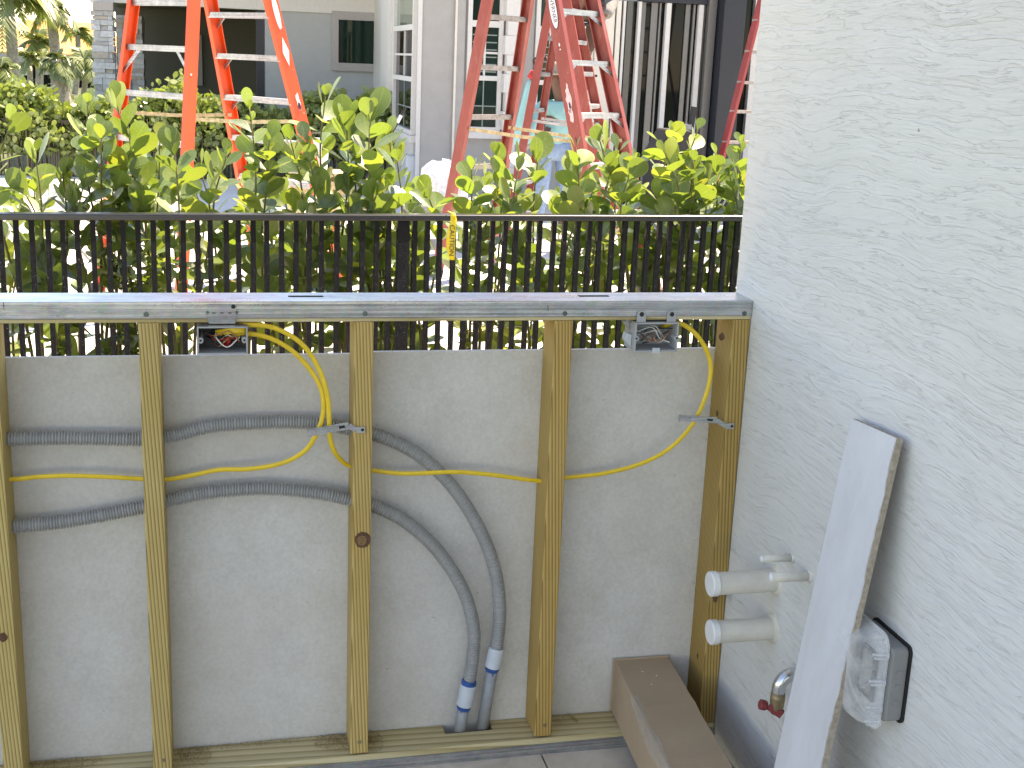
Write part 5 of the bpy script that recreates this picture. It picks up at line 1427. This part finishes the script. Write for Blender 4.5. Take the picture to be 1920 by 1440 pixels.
def worker():
    hip = pp(1035, 312); hip.z = max(.85, hip.z)
    t = thing('person', 'worker in aqua long sleeved shirt and black gloves gripping the ladder behind the rails', 'person', (hip.x, YP, 0))
    chest = pp(1054, 225, .0); neck = pp(1050, 184); head = pp(1049, 150)
    shL = pp(1018, 197, .02); shR = pp(1086, 200, .02)
    elL = pp(974, 272, -.18); wrL = pp(1000, 142, -.28); hL = pp(1010, 120, -.30)
    elR = pp(1108, 240, -.15); wrR = pp(1096, 186, -.28); hR = pp(1097, 162, -.30)
    kL = Vector((hip.x - .10, YP - .06, .48)); kR = Vector((hip.x + .12, YP - .05, .48)); aL = Vector((hip.x - .12, YP, .08)); aR = Vector((hip.x + .14, YP + .02, .08))
    toeL = aL + Vector((-.03, .17, -.04)); toeR = aR + Vector((.03, .17, -.04))
    hpL = hip + Vector((-.09, 0, -.04)); hpR = hip + Vector((.09, 0, -.04))
    J = [(hip, .14, .10), (chest, .15, .11), (neck, .055, .055), (head + Vector((0, 0, -.02)), .075, .09), (head + Vector((0, 0, .09)), .065, .08),
         (shL, .06, .06), (elL, .042, .042), (wrL, .028, .03), (shR, .06, .06), (elR, .042, .042), (wrR, .028, .03),
         (hpL, .09, .09), (kL, .06, .06), (aL, .04, .04), (toeL, .035, .03), (hpR, .09, .09), (kR, .06, .06), (aR, .04, .04), (toeR, .035, .03)]
    Ed = [(0, 1), (1, 2), (2, 3), (3, 4), (1, 5), (5, 6), (6, 7), (1, 8), (8, 9), (9, 10), (0, 11), (11, 12), (12, 13), (13, 14), (0, 15), (15, 16), (16, 17), (17, 18)]
    skinned('body', J, Ed, SKIN, t)
    k = 1.22
    S = [(hip + Vector((0, 0, .0)), .16, .125), (chest, .18, .135), (neck + Vector((0, 0, -.045)), .085, .08), (shL, .078, .078), (elL, .085, .07), (wrL - (wrL - elL).normalized() * .02, .05, .05), (shR, .078, .078), (elR, .066, .066), (wrR - (wrR - elR).normalized() * .02, .046, .046), (hip - Vector((0, 0, .10)), .165, .125)]
    skinned('shirt', S, [(0, 1), (1, 2), (1, 3), (3, 4), (4, 5), (1, 6), (6, 7), (7, 8), (0, 9)], SHIRT, t)
    T_ = [(hip - Vector((0, 0, .05)), .155, .12), (hpL - Vector((0, 0, .06)), .105, .105), (kL, .078, .078), (aL + Vector((0, 0, .02)), .062, .062), (hpR - Vector((0, 0, .06)), .105, .105), (kR, .078, .078), (aR + Vector((0, 0, .02)), .062, .062)]
    skinned('trousers', T_, [(0, 1), (1, 2), (2, 3), (0, 4), (4, 5), (5, 6)], JEANS, t)
    for a_, b_ in ((aL, toeL), (aR, toeR)):
        skinned('boot', [(a_ + Vector((0, 0, .06)), .055, .055), (a_ + Vector((0, 0, -.03)), .055, .05), (b_, .045, .04)], [(0, 1), (1, 2)], BOOT, t, 1)
    hand(hL, hL - wrL, MATBLACK, t); hand(hR, hR - wrR, MATBLACK, t)
    MB().lathe(wrL - (hL - wrL).normalized() * .0, hL - wrL, [(-.03, .046), (0, .043), (.035, .040)], 14).build('red_cuff', REDCUFF, t, smooth=True)
    # face and hat
    f = head
    for sg in (-1, 1):
        MB().lathe(f + Vector((sg * .03, -.088, .02)), (0, -1, 0), [(-.006, .009), (0, .010), (.004, .005)], 8).build('eye', MATBLACK, t, smooth=True)
        MB().lathe(f + Vector((sg * .078, .0, .01)), (sg, 0, 0), [(-.006, .02), (.004, .026), (.012, .016)], 8).build('ear', SKIN, t, smooth=True)
    MB().prism([(f.x - .014, f.z - .012), (f.x + .014, f.z - .012), (f.x, f.z + .03)], f.y - .108, f.y - .07, 'Y').build('nose', SKIN, t, bevel=.006)
    MB().box(f.x - .022, f.x + .022, f.y - .089, f.y - .07, f.z - .040, f.z - .032).build('mouth', BOOT, t, bevel=.003)
    MB().lathe(f + Vector((0, 0, .055)), (0, 0, 1), [(-.012, .155), (0, .165), (.006, .10), (.06, .092), (.10, .07), (.108, .02)], 24).build('hat', HATCLOTH, t, smooth=True)
def climber():
    YQ = 8.15
    pq = lambda u, v, dy=0.0: atY(u, v, YQ + dy)
    f1 = pq(1096, 131); f2 = pq(1092, 36)
    hip = Vector((f1.x + .06, YQ + .0, f1.z + 1.02)); hip2 = hip
    t = thing('person', 'worker in dark brown trousers standing on the small ladder, mostly above the picture', 'person', (f1.x, YQ, f1.z - .06))
    chest = hip + Vector((0, -.05, .36)); neck = chest + Vector((0, -.02, .22)); head = neck + Vector((0, -.02, .15))
    hpL = hip + Vector((-.09, 0, -.05)); hpR = hip + Vector((.09, 0, -.05))
    k1 = Vector((f1.x + .10, YQ - .04, f1.z + .50)); k2 = Vector((f2.x - .02, YQ - .30, f2.z + .46))
    shL = chest + Vector((-.2, 0, .12)); shR = chest + Vector((.2, 0, .12))
    wr = pq(1136, 30, -.35); el = pq(1140, 62, -.15); el.z = max(el.z, 0)
    hd = pq(1130, 10, -.4)
    elL = shL + Vector((-.08, -.1, -.28)); wrL = elL + Vector((.02, -.25, .06))
    a1 = f1 + Vector((0, .02, .06)); a2 = f2 + Vector((0, .02, .06))
    J = [(hip, .14, .10), (chest, .15, .11), (neck, .055, .055), (head, .075, .09), (head + Vector((0, 0, .1)), .06, .075), (shL, .06, .06), (elL, .042, .042), (wrL, .03, .03), (shR, .06, .06), (el + Vector((0.02, 0, .25)), .042, .042), (wr, .03, .03),
         (hpL, .085, .085), (k2, .06, .06), (a2, .04, .04), (a2 + Vector((0, -.15, -.03)), .03, .03), (hpR, .085, .085), (k1, .06, .06), (a1, .04, .04), (a1 + Vector((0, -.15, -.03)), .03, .03)]
    Ed = [(0, 1), (1, 2), (2, 3), (3, 4), (1, 5), (5, 6), (6, 7), (1, 8), (8, 9), (9, 10), (0, 11), (11, 12), (12, 13), (13, 14), (0, 15), (15, 16), (16, 17), (17, 18)]
    skinned('body', J, Ed, SKIN, t)
    skinned('trousers', [(hip, .155, .12), (hpL, .10, .10), (k2, .08, .08), (a2 + Vector((0, 0, .06)), .06, .06), (hpR, .10, .10), (k1, .08, .08), (a1 + Vector((0, 0, .06)), .062, .062)], [(0, 1), (1, 2), (2, 3), (0, 4), (4, 5), (5, 6)], BROWNCLOTH, t)
    skinned('shirt', [(hip, .16, .125), (chest, .18, .135), (neck - Vector((0, 0, .04)), .08, .08), (shL, .075, .075), (elL, .062, .062), (wrL, .045, .045), (shR, .075, .075), (el + Vector((0.02, 0, .25)), .062, .062), (wr, .05, .05)], [(0, 1), (1, 2), (1, 3), (3, 4), (4, 5), (1, 6), (6, 7), (7, 8)], GREYCLOTH, t)
    for a_, m in ((a1, TANBOOT), (a2, BOOT)):
        skinned('boot', [(a_ + Vector((0, 0, .05)), .052, .052), (a_ + Vector((0, .01, -.045)), .058, .045), (a_ + Vector((.02, -.17, -.055)), .048, .035)], [(0, 1), (1, 2)], m, t, 1)
        MB().box(a_.x - .055, a_.x + .06, a_.y - .22, a_.y + .07, a_.z - .115, a_.z - .092).build('boot_sole', MATBLACK, t, bevel=.008)
    hand(hd, (hd - wr), MATBLACK, t); hand(wrL + Vector((0, -.06, .01)), Vector((0, -1, .1)), MATBLACK, t)
    MB().lathe(head + Vector((0, 0, .06)), (0, 0, 1), [(0, .12), (.01, .10), (.07, .08), (.09, .02)], 18).build('cap', HATCLOTH, t, smooth=True)
if skin_ready():
    worker(); climber()
else:
    print('NO SKIN DATA')
